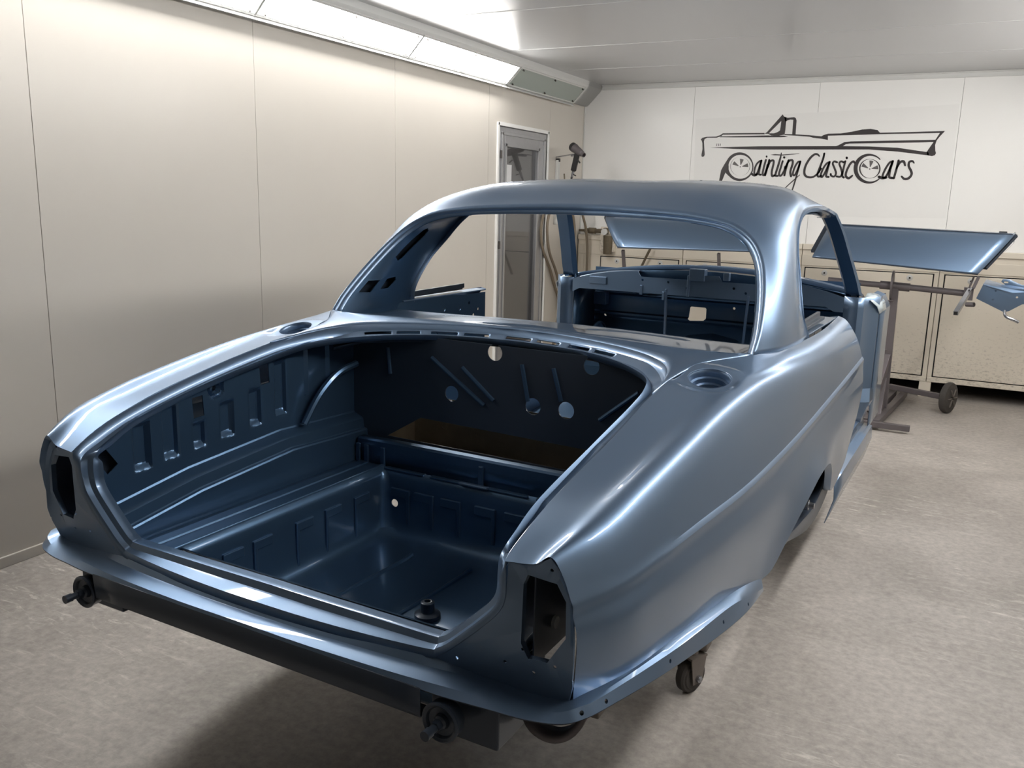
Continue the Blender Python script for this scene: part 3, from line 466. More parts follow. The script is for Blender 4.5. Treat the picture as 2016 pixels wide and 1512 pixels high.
# ---- boot aperture gutter
L0 = [(0, 1.085, 1.092), (.15, 1.07, 1.091), (.30, 1.03, 1.089), (.42, .98, 1.086), (.515, .91, 1.082), (.575, .83, 1.075), (.605, .73, 1.064), (.622, .60, 1.050), (.630, .34, 1.002), (.622, .10, .948), (.614, -.03, .903), (.609, -.083, .872),
      (.609, -.083, .84), (.607, -.08, .80), (.597, -.08, .770), (.567, -.08, .734), (.497, -.08, .667), (.462, -.08, .640), (.435, -.082, .630), (.30, -.095, .626), (.15, -.103, .623), (0, -.105, .622)]
L3 = [(0, 1.035, 1.063), (.14, 1.025, 1.062), (.28, .995, 1.060), (.39, .935, 1.057), (.475, .865, 1.052), (.53, .80, 1.046), (.562, .71, 1.040), (.577, .60, 1.025), (.585, .34, .982), (.582, .10, .930), (.579, .0, .888), (.578, -.046, .862),
      (.578, -.055, .835), (.576, -.055, .795), (.563, -.055, .768), (.53, -.055, .733), (.475, -.055, .680), (.452, -.055, .665), (.430, -.055, .661), (.30, -.055, .661), (.15, -.055, .661), (0, -.055, .662)]
L0 = [Vector(p) for p in L0]; L3 = [Vector(p) for p in L3]
L1, L2, L4, L5 = [], [], [], []
for i, (a, b) in enumerate(zip(L0, L3)):
    t = 0 if i <= 10 else (.5 if i == 11 else 1)
    d = Vector((0, t, -(1-t)))
    dep = .012 if i < 5 else .024
    if t < 1: L1.append(a.lerp(b, .22)+d*dep); L2.append(a.lerp(b, .72)+d*(dep if t == 0 else .006))
    else:
        p = a.lerp(b, .46); p.y = a.y+.006; L1.append(p)
        p = a.lerp(b, .62); p.y = b.y-.007; L2.append(p)
    if t < 1: L4.append(b+d*.016+Vector((.004, 0, 0))); L5.append(b+d*.036+Vector((.03, 0, -.002)))
    else:
        n_ = (b-a); n_.y = 0; n_.normalize()
        L4.append(b+Vector((0, .024, 0))+n_*.002); L5.append(b+Vector((0, .027, 0))-n_*.05)
def full(L): return [Vector((-p.x, p.y, p.z)) for p in L[::-1][:-1]]+[p for p in L][:-1]   # closed loop, starts rear centre going left
def loop(L, n=5):
    F = full(L); return [Vector(p) for p in cr(F, n, True)]
loops = [loop(x, 22) for x in (L0, L1, L2, L3, L4)]
vents = [(-.490, -.420), (-.405, -.335), (-.300, -.215), (-.195, -.105), (-.045, .045), (.065, .155), (.185, .265), (.285, .36)]
grow = [loops[0], [p.lerp(q, .85) for p, q in zip(loops[0], loops[1])], loops[1]]+[[p.lerp(q, t) for p, q in zip(loops[1], loops[2])] for t in (.25, .72)]+[loops[2], [p.lerp(q, .2) for p, q in zip(loops[2], loops[3])], loops[3], loops[4]]
gu = MB().grid(grow, closed=True); nl = len(loops[0])
def in_vent(f):
    k = f[0] // nl
    if k != 3: return False
    cx = sum(gu.v[i][0] for i in f)/4; cy = sum(gu.v[i][1] for i in f)/4
    return cy > .7 and any(p < cx < q for p, q in vents)
gu.f = [f for f in gu.f if not in_vent(f)]
gut = gu.build('boot_gutter', PT, car, solid=.003, ang=13)
vd = [[Vector((s_*p.x, p.y+dy, p.z-dz)) for p, dy, dz in ((p1, .004, .012), (p1.lerp(p2, .5), 0, .030), (p2, -.004, .012))] for s_, p1, p2 in [(-1, L1[k], L2[k]) for k in range(5, 0, -1)]+[(1, L1[k], L2[k]) for k in range(0, 6)]]
MB().grid(vd).build('vent_shade_strip', UN, car, solid=.002)  # dark strip added under the vents so no light shows through them

# ---- rear quarter panels
A = [(.609, -.088, .872), (.614, -.03, .903), (.622, .10, .948), (.630, .34, 1.002), (.622, .60, 1.050), (.624, .74, 1.068), (.655, .90, 1.086), (.75, 1.04, 1.098), (.79, 1.2, 1.098), (.806, 1.42, 1.093), (.812, 1.7, 1.091), (.80, 2.15, 1.098)]
B = [(.668, -.088, .880), (.69, .0, .925), (.704, .15, .960), (.714, .35, .998), (.728, .6, 1.038), (.750, .84, 1.070), (.805, 1.08, 1.085), (.832, 1.37, 1.083), (.838, 1.7, 1.080), (.826, 2.15, 1.086)]
Cc = [(.700, -.088, .900), (.735, .0, .934), (.755, .15, .972), (.768, .35, 1.008), (.779, .6, 1.044), (.793, .85, 1.066), (.828, 1.1, 1.070), (.852, 1.38, 1.064), (.858, 1.72, 1.056), (.850, 2.15, 1.058)]
D = [(.724, -.088, .872), (.765, 0, .909), (.788, .15, .944), (.803, .35, .977), (.815, .6, 1.010), (.829, .85, 1.030), (.855, 1.12, 1.027), (.872, 1.4, 1.018), (.880, 1.75, 1.008), (.877, 2.15, 1.012)]
E1 = [(.742, -.088, .828), (.785, 0, .840), (.813, .15, .851), (.834, .35, .857), (.854, .6, .858), (.865, .85, .864), (.875, 1.12, .877), (.883, 1.4, .897), (.891, 1.75, .921), (.899, 2.15, .951)]
E2 = [(x+.003+.004*min(1, max(0, (y-.02)*5)), y, z-.010) for x, y, z in E1]
E3 = [(x+.002+.004*min(1, max(0, (y-.02)*5)), y, z-.028) for x, y, z in E1]
F_ = [(.750, -.088, .745), (.795, 0, .752), (.824, .15, .757), (.849, .35, .757), (.871, .6, .748), (.886, .85, .735), (.894, 1.0, .755), (.899, 1.25, .785), (.902, 1.5, .78), (.907, 1.75, .765), (.911, 2.15, .80)]
G = [(.737, -.088, .622), (.752, -.05, .622), (.785, .06, .621), (.82, .285, .618), (.845, .60, .588), (.860, .76, .562), (.868, .83, .545), (.880, .88, .552), (.900, .96, .615), (.916, 1.08, .675), (.924, 1.25, .720), (.921, 1.42, .716), (.911, 1.56, .675), (.900, 1.67, .61), (.888, 1.76, .53), (.884, 1.86, .51), (.878, 2.15, .54)]
lean = lambda z, y: .035*max(0, min(1.1, (.83-z)/.2))*max(0, min(1, (.30-y)/.36))
yst = sorted(set([-.088, -.07, -.045, -.015, .02, .06, .10]+list(np.linspace(.15, .65, 11))+list(np.linspace(.67, .95, 24))+list(np.linspace(.98, 1.9, 38))+[1.95, 2.0, 2.05, 2.1, 2.15]))
def quarter(sx):
    curves = [interp(c, yst) for c in (A, B, Cc, D, E1, E2, E3, F_, G)]
    rows = []
    for k in range(len(yst)):
        q = [c[k] for c in curves]
        up = cr(q[:5], 6); lo_ = cr([q[4], q[5], q[6]], 2); dn = cr([q[6], q[7], q[8]], 7)
        rows.append([(p[0], p[1]+lean(p[2], p[1]), p[2]) for p in up+lo_[1:-1]+dn])
    fcx, fcy, fcz = .702, .80, 1.066
    for r in rows:
        for j, p in enumerate(r):
            dd = math.hypot(p[0]-fcx, p[1]-fcy)
            if dd < .12 and p[2] > .98:
                t = max(0, min(1, (.12-dd)/.062))*max(0, min(1, (.795-p[0])/.035)); t = t*t*(3-2*t); zp = fcz+.27*(p[1]-fcy)-.06*(p[0]-fcx)
                r[j] = np.array((p[0], p[1], p[2]*(1-t)+zp*t))
    m = MB().grid(rows)
    # return lips: wheel arch / sill flange, tail lip
    edge = [r[-1] for r in rows]
    m.grid([edge, [(p[0]-.022, p[1], p[2]-.004) for p in edge]])
    tl = rows[0]; m.grid([tl, [(p[0]-.008*(1 if j > 8 else .4), p[1]+.016, p[2]-.008*(1 if j < 16 else 0)) for j, p in enumerate(tl)]])
    ft = rows[-1]; m.grid([ft, [(p[0]-.03, p[1]-.004, p[2]-.004) for p in ft]])
    o = m.mirror(sx).build('quarter_panel', PT, car, solid=.003, ang=24)
    fc = Vector((sx*.702, .80, 1.066)); fn = Vector((sx*.06, -.27, 1)).normalized()
    cut(o, [MB().cyl(fc-fn*.04, fc+fn*.04, .054, n=40)], ang=24)
    return o
def deckz(sx, x, y):
    return .0
for sx in (1, -1):
    quarter(sx)
    c = Vector((sx*.702, .80, 1.064)); nrm = Vector((sx*.06, -.27, 1)).normalized()
    nk = MB().lathe(c, nrm, [(.004, .056), (.0, .053), (-.006, .0515), (-.016, .051), (-.018, .044), (-.030, .0435), (-.032, .036), (-.07, .035)], 40)
    nk.build('filler_neck', PT, car, ang=30)
# ---- deck between boot and rear window
Lout = [(.622, .60, 1.050), (.623, .74, 1.067), (.655, .90, 1.086), (.745, 1.035, 1.099), (.68, 1.015, 1.101), (.52, 1.04, 1.099), (.28, 1.09, 1.097), (0, 1.128, 1.095)]
Lin = [L0[7], L0[6], L0[5], L0[4], L0[3], L0[2], L0[1], L0[0]]
po_, pi_ = cr(Lout, 6), cr(Lin, 6)
rows = []
for a, b in zip(pi_, po_): rows.append([tuple(np.array(a)*(1-t)+np.array(b)*t+np.array((0, 0, .004*math.sin(t*math.pi)))) for t in np.linspace(0, 1, 7)])
rows = rows+[[(-p[0], p[1], p[2]) for p in r] for r in rows[::-1][1:]]
MB().grid(rows).build('rear_deck', PT, car, solid=.003)
# ---- roof with rear pillars
S = [[(.75, 1.04, 1.100), (.79, 1.16, 1.098), (.806, 1.34, 1.094), (.806, 1.53, 1.088)],
     [(.748, 1.10, 1.160), (.785, 1.20, 1.165), (.795, 1.36, 1.170), (.783, 1.51, 1.170)],
     [(.726, 1.205, 1.255), (.764, 1.29, 1.265), (.770, 1.43, 1.272), (.754, 1.565, 1.275)],
     [(.692, 1.295, 1.338), (.735, 1.38, 1.355), (.741, 1.52, 1.363), (.724, 1.645, 1.358)],
     [(.640, 1.355, 1.402), (.692, 1.45, 1.435), (.710, 1.61, 1.446), (.702, 1.735, 1.435)],
     [(.560, 1.392, 1.444), (.615, 1.53, 1.498), (.676, 1.74, 1.516), (.690, 1.86, 1.486)],
     [(.440, 1.430, 1.464), (.475, 1.63, 1.548), (.610, 1.95, 1.560), (.684, 2.08, 1.505)],
     [(.300, 1.465, 1.474), (.320, 1.73, 1.566), (.505, 2.15, 1.582), (.672, 2.40, 1.505)],
     [(.150, 1.495, 1.480), (.165, 1.80, 1.574), (.335, 2.30, 1.590), (.645, 2.67, 1.480)],
     [(.075, 1.505, 1.482), (.085, 1.83, 1.576), (.170, 2.35, 1.592), (.36, 2.735, 1.528)],
     [(0, 1.51, 1.482), (0, 1.85, 1.577), (0, 2.38, 1.593), (0, 2.77, 1.545)]]
cols = [cr([s[j] for s in S], 5) for j in range(4)]
rows = [cr([c[k] for c in cols], 8) for k in range(len(cols[0]))]
def clean(rows):
    return rows
Wn = [Vector(r[0]) for r in rows]            # rear window edge, base -> centre
Qn = [Vector(r[-1]) for r in rows]           # side window edge / gutter, base -> front corner -> header
rows2 = rows+[[(-p[0], p[1], p[2]) for p in r] for r in rows[::-1][1:]]
MB().grid(rows2).build('roof', PT, car, solid=.003, ang=40)
# rear window flange all round
Wl = Wn+[Vector((-p.x, p.y, p.z)) for p in Wn[::-1][1:]]
base = [Vector(p) for p in cr(Lout[3:], 6)]; base = base+[Vector((-p.x, p.y, p.z)) for p in base[::-1][1:]]
cen = Vector((0, 1.27, 1.27))
ringw = Wl+[Vector((-p.x, p.y, p.z)) for p in base][1:-1]
def inset(L, d, dn):
    out = []
    for p in L:
        v = cen-p; v = Vector((v.x, v.y, v.z)); v.normalize(); out.append(p+v*d+dn*1.0)
    return out
dn = Vector((0, .018, -.012))
r1 = inset(ringw, .005, dn*.7); r2 = inset(ringw, .022, dn)
MB().grid([ringw, r1, r2], closed=True).build('rear_window_flange', PT, car, solid=.003, ang=30)
# side window surround: gutter lip and inner return
kq = 8*5+1
for sx in (1, -1):
    q = Qn[:kq]
    m = MB().grid([q, [p+Vector((.005, 0, -.004)) for p in q], [p+Vector((.004, .0, -.013)) for p in q], [p+Vector((-.012, .004, -.012)) for p in q], [p+Vector((-.016, .012, -.02)) for p in q], [p+Vector((-.055, .014, -.02)) for p in q]])
    m.mirror(sx).build('side_window_surround', PT, car, solid=.003, ang=25)
    # inner pillar trim panel with its openings
    inn = []
    for k in range(0, 31):
        a, b = Wn[k], Qn[k]; off = Vector((-.035, .02, -.012))
        inn.append([r2[k]]+[a.lerp(b, t)+off+Vector((-.012*math.sin(t*math.pi), 0, 0)) for t in (.12, .3, .5, .7, .88, .99)])
    lowr = [Vector((p.x, p.y, p.z-.06)) for p in inn[0]]
    o = MB().grid([lowr]+inn).mirror(sx).build('inner_pillar_panel', ST, car, solid=.004, ang=35)
    cc = []
    def hole(pts):
        return MB().prism([(sx*.55, y, z) for y, z in pts], (sx*.30, 0, 0))
    cc.append(hole([(1.318, 1.280), (1.340, 1.266), (1.366, 1.276), (1.462, 1.360), (1.466, 1.378), (1.446, 1.388), (1.420, 1.382)]))
    cc.append(hole([(1.150, 1.158), (1.210, 1.154), (1.255, 1.196), (1.195, 1.198)]))
    cc.append(hole([(1.270, 1.160), (1.325, 1.162), (1.365, 1.19), (1.355, 1.203), (1.30, 1.198)]))
    cut(o, cc)
    # skins behind the openings
    MB().grid([[a.lerp(b, t)+Vector((-.012, .01, -.005)) for t in (.1, .5, .9)] for a, b in list(zip(Wn, Qn))[0:26]]).mirror(sx).build('pillar_backing', UN, car)
    # quarter inner panel and belt rail
    o = MB().grid([[(.748, y, z) for z in (.55, .8, 1.0, 1.092-.008*(y > 1.9))] for y in np.linspace(1.25, 2.10, 10)]).mirror(sx).build('quarter_inner_panel', ST, car, solid=.004)
    hs = [MB().cyl((sx*.7, y, z), (sx*.8, y, z), r, n=14) for y, z, r in ((1.76, 1.035, .008), (1.88, 1.028, .012), (1.92, .99, .008), (1.96, 1.045, .008), (2.0, .985, .010), (2.04, 1.01, .007), (1.70, .93, .01))]
    cut(o, hs)
    MB().box((.742, 1.46, 1.092), (.80, 2.10, 1.098)).mirror(sx).build('belt_ledge', PT, car, smooth=False, bevel=.002)
    MB().bar((.762, 1.47, 1.117), (.762, 1.935, 1.124), .012, .020).bar((.775, 1.47, 1.108), (.775, 1.935, 1.112), .02, .012).mirror(sx).build('belt_rail', UN, car, smooth=False, bevel=.002)

# ---- tail panels with lamp openings
yT = -.070
tail_out = [(.610, .868), (.64, .868), (.668, .876), (.695, .893), (.715, .872), (.732, .84), (.742, .80), (.745, .745), (.746, .70), (.742, .655), (.730, .612), (.69, .598), (.63, .594), (.55, .600), (.48, .610), (.44, .620), (.46, .641), (.495, .668), (.565, .735), (.595, .771), (.606, .80), (.609, .84)]
lamp_h = [(.647, .849), (.706, .845), (.725, .815), (.727, .745), (.692, .688), (.652, .684), (.636, .712), (.638, .828)]
def ray_poly(poly, c, th):
    best = None; dx, dz = math.cos(th), math.sin(th)
    for (x1, z1), (x2, z2) in zip(poly, poly[1:]+poly[:1]):
        ex, ez = x2-x1, z2-z1; den = dx*ez-dz*ex
        if abs(den) < 1e-9: continue
        t = ((x1-c[0])*ez-(z1-c[1])*ex)/den; u = ((x1-c[0])*dz-(z1-c[1])*dx)/den
        if t > 0 and -1e-6 <= u <= 1+1e-6 and (best is None or t < best): best = t
    return (c[0]+dx*best, c[1]+dz*best)
for sx in (1, -1):
    cc_ = (.682, .76)
    ths = sorted(set([round(math.atan2(z-cc_[1], x-cc_[0]), 5) for x, z in tail_out+lamp_h]+[round(-math.pi+i*2*math.pi/40+.001, 5) for i in range(40)]))
    po2 = [ray_poly(tail_out, cc_, t) for t in ths]; pi2 = [ray_poly(lamp_h, cc_, t) for t in ths]
    mid = [((a[0]+b[0])/2, (a[1]+b[1])/2) for a, b in zip(po2, pi2)]
    P3 = lambda L, y: [(x, y+.022*max(0, min(1, (.69-z)/.075))*min(1, max(0, (x-.42)/.15))-.012*max(0, 1-(x/.6)), z) for x, z in L]
    m = MB(); m.grid([P3(po2, yT-.006), P3(mid, yT), P3(pi2, yT), P3(pi2, yT+.012)], closed=True)
    o = m.mirror(sx).build('tail_panel', PT, car, solid=.003, ang=25)
    hs = [MB().cyl((sx*x, -.2, z), (sx*x, .05, z), .0035, n=10) for x, z in ((.695, .868), (.640, .700), (.705, .683), (.60, .66), (.745, .67), (.50, .642), (.66, .655))]
    cut(o, hs, ang=25)
    # dark box behind the lamp opening
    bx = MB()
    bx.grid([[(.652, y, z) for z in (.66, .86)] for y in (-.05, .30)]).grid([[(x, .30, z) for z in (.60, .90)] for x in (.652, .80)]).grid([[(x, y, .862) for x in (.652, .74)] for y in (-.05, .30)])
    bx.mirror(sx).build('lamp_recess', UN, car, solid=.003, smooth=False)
    MB().cyl((.660, .03, .715), (.646, .03, .715), .012).mirror(sx).build('wiring_grommet', M['trim'], car)
# ---- bumper shelf under tail and along the sides
S0 = [(0, -.110, .617), (.2, -.108, .618), (.43, -.094, .618), (.55, -.072, .613), (.63, -.056, .607), (.69, -.047, .611), (.728, -.040, .618), (.752, -.01, .622), (.785, .06, .621), (.82, .285, .618), (.845, .60, .588), (.860, .76, .562), (.868, .83, .545)]
S1 = [(0, -.150, .616), (.2, -.15, .616), (.40, -.142, .616), (.52, -.126, .612), (.61, -.108, .605), (.68, -.098, .604), (.725, -.084, .608), (.752, -.050, .612), (.775, .005, .613), (.828, .26, .604), (.858, .56, .578), (.868, .71, .545), (.872, .83, .520)]
S2 = [(0, -.152, .609), (.2, -.152, .609), (.38, -.149, .608), (.50, -.143, .602), (.60, -.129, .598), (.68, -.119, .597), (.738, -.103, .600), (.768, -.073, .604), (.790, -.015, .604), (.829, .17, .588), (.864, .42, .562), (.882, .62, .543), (.874, .84, .510)]
S1 = [(x+.006*(i > 6), y-.020*(i > 6), z+.010*(i > 6)) if i != 6 else (x+.003, y-.006, z+.004) for i, (x, y, z) in enumerate(S1)]
S3 = [(x-.012*(i > 5)-.02*(i > 8), y+.035*(3 <= i < 8)+.012*(i < 3), z-.012) for i, (x, y, z) in enumerate(S2)]
S4 = [(x-.03*(i > 5)-.09*(i > 8), y+.10*(i < 9), z-.040+.02*(i > 8)) for i, (x, y, z) in enumerate(S2)]
def sym_curve(L, n=6):
    c = cr(L, n); return [(-p[0], p[1], p[2]) for p in c[::-1][:-1]]+[tuple(p) for p in c]
def s00(p):
    x = p[0]
    if x <= .435: return (x, float(np.interp(x, [0, .15, .30, .435], [-.104, -.102, -.094, -.081])), float(np.interp(x, [0, .15, .30, .435], [.624, .625, .628, .632])))
    if p[1] < -.03: return (x-.006, p[1]+.03, p[2]+.006)
    return (x-.03, p[1], p[2]+.004)
S00 = [s00(p) for p in S0]
r_ = [sym_curve(s) for s in (S00, S0, S1, S2, S3, S4)]; r0_ = r_.pop(0)
m = MB().grid([r0_, r_[0], [tuple(np.array(a)*.5+np.array(b)*.5+np.array((0, 0, .002))) for a, b in zip(r_[0], r_[1])], r_[1], r_[2]])
sh_ = m.build('bumper_shelf', PT, car, solid=.003, ang=22)
hs = []
for i in (7, 8, 9, 10, 11):
    for sx in (1, -1):
        a = (Vector(S1[i])+Vector(S2[i]))/2; n_ = (Vector(S1[i+1])-Vector(S1[i-1])).cross(Vector(S2[i])-Vector(S1[i])).normalized(); a.x *= sx; n_.x *= sx; hs.append(MB().cyl(a-n_*.012, a+n_*.012, .0045, n=10))
cut(sh_, hs, ang=22)
MB().grid([r_[2], r_[3], r_[4]]).build('lower_valance', UN, car, solid=.003, ang=30)
MB().grid([[(x, -.152+.004*(z < .58), z) for z in (.610, .556, .549)] + [(x, -.11, .547)] for x in np.linspace(-.47, .47, 12)]).build('rear_cross_member', UN, car, solid=.003, ang=25)
for sx in (1, -1):
    bk = MB().box((.455, -.090, .488), (.605, .10, .600)).mirror(sx).build('mounting_box', UN, car, smooth=False, bevel=.004)
    c = Vector((sx*.514, -.120, .552))
    dr = MB().lathe(c, (0, -1, 0), [(0, .036), (.006, .038), (.022, .038), (.026, .040), (.030, .040), (.033, .036), (.030, .031), (.024, .028), (.022, .016), (.030, .014), (.034, .010)], 32).build('bumper_mount', UN, car, ang=30)
    bt = MB().cyl(c+Vector((0, -.025, 0)), c+Vector((0, -.048, 0)), .011, n=6).cyl(c+Vector((0, -.048, 0)), c+Vector((0, -.078, 0)), .008, n=14).cyl(c+Vector((0, -.062, 0)), c+Vector((0, -.079, 0)), .010, n=14)
    b2 = bt.build('bolt', M['under'], car); b2.parent = dr
# strap bracket hanging under the right tail corner
bs = MB(); pts = [(.595, .02, .60), (.605, .0, .545), (.635, -.015, .505), (.685, -.015, .498), (.725, 0, .530), (.735, .03, .60)]
cA = cr(pts, 5); bs.grid([[tuple(p) for p in cA], [(p[0], p[1]+.035, p[2]+.002) for p in cA]]); bs.build('strap_bracket', M['steel'], car, solid=.014)

# ---- boot interior
def side_lining(sx):
    ysx = np.linspace(-.035, 1.0, 208); L4n = sorted([(p.x, p.y, p.z) for p in L5[6:12]], key=lambda p: p[1])
    zt = lambda y: float(np.interp(y, [-.05, 0, .1, .34, .6, .73, 1.0], [.845, .868, .912, .966, 1.010, 1.026, 1.04]))
    zl = lambda y: float(np.interp(y, [-.05, 0, .265, .63, .82, 1.0], [.682, .69, .732, .762, .755, .75]))
    recs = [(.092, .150, .765, .905), (.187, .243, .775, .938), (.288, .338, .782, .868), (.388, .446, .79, .908), (.503, .557, .80, .925), (.612, .667, .812, .995)]
    ss = lambda t: max(0, min(1, t))**2*(3-2*max(0, min(1, t)))
    rows = []
    for y in ysx:
        top, led = zt(y), zl(y); r = [(.590, y, top+.012), (.612, y, top+.008)]
        for k in range(44):
            z = top+(led+.008-top)*k/43; x = .622
            for a, b, c, d in recs:
                f = min(ss((y-a)/.010), ss((b-y)/.010), ss((z-c)/.022), ss((d-z)/.022)); x += .016*f
            ring_ = math.hypot(y-.379, z-.947); x += .010*(ss((.032-ring_)/.005)-ss((.022-ring_)/.004)+ss((.015-ring_)/.004))
            for yy, z0 in ((.755, .86), (.86, .90)):
                if z > z0: x -= .010*math.exp(-((y-yy)/.006)**2)
            r.append((x, y, z))
        r += [(.619, y, led+.002), (.612, y, led-.001), (.586, y, led-.012), (.582, y, led-.016), (.578, y, led-.045), (.574, y, led-.049), (.566, y, led-.050), (.564, y, led-.054), (.562, y, .603)]
        rows.append(r)
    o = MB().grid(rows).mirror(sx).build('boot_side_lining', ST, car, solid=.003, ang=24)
    hs = []
    for y, z, a in ((.312, .905, .05), (.571, .957, .05), (.012, .820, .6)):
        hs.append(MB().box((sx*.56, y-.019, z-.030), (sx*.72, y+.019, z+.030), rot=Matrix.Rotation(a, 3, 'X')))
    hs.append(MB().cyl((sx*.56, .379, .947), (sx*.72, .379, .947), .010, n=6))
    if sx < 0: cut(o, hs, ang=24)
    return o
side_lining(-1); side_lining(1)
# outer backing so the slots look into a dark cavity
fl = MB()
for sx in (-1, 1):
    xs = [.43, .436, .442, .447, .452, .457, .500, .503, .535, .538, .575]
    zz = [.600, .610, .610, .598, .598, .603, .603, .607, .607, .602, .602]
    fl.grid([[(sx*x, y, z) for x, z in zip(xs, zz)] for y in np.linspace(-.03, .96, 20)])
fl.grid([[(x, y, .600) for y in (.915, .935, 1.0)] for x in np.linspace(-.43, .43, 8)])
fl.grid([[(x, y, .600-.0) for y in (-.03, .03, .07)] for x in np.linspace(-.43, .43, 8)])
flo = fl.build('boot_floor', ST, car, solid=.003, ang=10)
def rrect(x0, x1, y0, y1, r, z, n=8):
    out = []
    for cx_, cy_, a in ((x1-r, y1-r, 0), (x0+r, y1-r, 90), (x0+r, y0+r, 180), (x1-r, y0+r, 270)):
        out += [(cx_+r*math.cos(R(a+90*i/n)), cy_+r*math.sin(R(a+90*i/n)), z) for i in range(n+1)]
    return out
X0, X1, Y0, Y1 = -.432, .432, .07, .917
lv = [(0, .606, .006), (.002, .604, .006), (.010, .594, .012), (.014, .582, .024), (.014, .55, .035), (.016, .44, .04), (.022, .405, .05), (.040, .385, .065), (.070, .377, .08), (.14, .374, .10)]
rw = [rrect(X0+d_, X1-d_, Y0+d_, Y1-d_, r, z) for d_, z, r in lv]
wm = MB().grid(rw, closed=True); cpt = rw[-1]; k0 = len(wm.v); wm.add(cpt, [tuple(range(len(cpt)))])
# pressings on the walls and floor of the well
def pressing(m): m.build('well_pressing', ST, car, smooth=False, bevel=.003)
for x in (-.33, -.235, -.13, .0, .11, .22, .33):
    yw = Y1-.0235
    pressing(MB().prism([(x+q, yw, z) for q, z in ((-.055, .515), (.008, .515), (.010, .425), (.022, .425), (.022, .545), (-.055, .545))], (0, .012, 0)))
for y in (.19, .30, .47, .60, .74):
    for sx in (-1, 1):
        pressing(MB().prism([(sx*.409, y+q, z) for q, z in ((.075, .52), (.014, .52), (.012, .41), (0, .41), (0, .548), (.075, .548))], (sx*.012, 0, 0)))

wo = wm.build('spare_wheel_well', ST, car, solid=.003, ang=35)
cut(wo, [MB().cyl((-.372, .85, .490), (-.372, 1.0, .490), .0135, n=20)])
for x in (-.22, .0, .22): MB().tube([(x, Y1-.13, .379), (x, Y1-.20, .376), (x-.01, .5, .374), (x-.02, .25, .374)], .008, 8, 5).build('well_rib', ST, car)
dc = MB().lathe((.06, .47, .374), (0, 0, 1), [(0, .036), (.012, .036), (.016, .030), (.018, .020), (.045, .019), (.048, .014), (.048, .010), (.02, .009), (.02, 0)], 24).build('drain_cup', UN, car)
# raised step, ledge strips and bulkhead ahead of the well
sp = MB().grid([[(x, y, z) for y, z in ((.930, .600), (.930, .66), (.930, .683), (.938, .688), (.965, .688), (.97, .672))] for x in np.linspace(-.55, .55, 10)])
sp.build('boot_step', ST, car, solid=.003, ang=25)
for x in (-.545, -.51, -.44, -.05, .33): MB().box((x-.009, .921, .603), (x+.009, .931, .668)).build('step_bracket', ST, car, smooth=False, bevel=.003)
for p, q in ((-.42, -.26), (-.235, -.08), (-.05, .13), (.16, .40)): MB().box((p, .905, .600), (q, .925, .607)).build('step_strip', ST, car, smooth=False, bevel=.002)
for p, q in ((-.115, -.01), (.185, .29)): MB().box((p, .895, .603), (q, .912, .612)).build('step_clip', PT, car, smooth=False, bevel=.003)
by = lambda z: 1.0
bh = MB().grid([[(x, by(z), z) for z in np.linspace(.60, 1.050, 12)] for x in np.linspace(-.66, .66, 14)])
bo = bh.build('seat_back_bulkhead', UN, car, solid=.004)
hs = [MB().cyl((x, .9, z), (x, 1.3, z), r, n=24) for x, z, r in ((-.05, 1.026, .027), (-.211, .872, .026), (.092, .870, .027), (.207, .873, .027), (.285, 1.020, .026), (.44, .93, .004))]
hs.append(MB().prism([(-.475, .9, .688), (.50, .9, .680), (.50, .9, .755), (-.335, .9, .772)], (0, .2, 0)))
cut(bo, hs)
for x0, z0, x1, z1 in ((-.29, .985, -.085, .85), (-.17, .965, -.05, .87), (.05, 1.0, .075, .885), (.16, 1.0, .19, .90), (-.47, 1.0, -.46, .91), (.44, .96, .32, .86)):
    MB().tube([(x0+(x1-x0)*t, by(z0+(z1-z0)*t)-.004, z0+(z1-z0)*t) for t in np.linspace(0, 1, 7)], .007, 8, 2).build('bulkhead_rib', ST, car)
cav = MB().grid([[(x, y, z) for y, z in ((.972, .640), (1.18, .625), (1.185, .80))] for x in np.linspace(-.49, .52, 6)]).grid([[(-.49, y, z) for y in (1.004, 1.185)] for z in (.60, .80)]).grid([[(.52, y, z) for y in (1.004, 1.185)] for z in (.60, .80)])
cav.build('axle_cavity', M['primer'], car, solid=.003, smooth=False)
for x, z, r in ((-.36, .70, .008), (-.22, .69, .006), (.03, .70, .008), (.22, .71, .007)): MB().lathe((x, 1.182, z), (0, -1, 0), [(0, r*1.8), (.004, r*1.8), (.005, r), (.001, r), (.001, 0)], 14).build('cavity_washer', M['primer'], car)
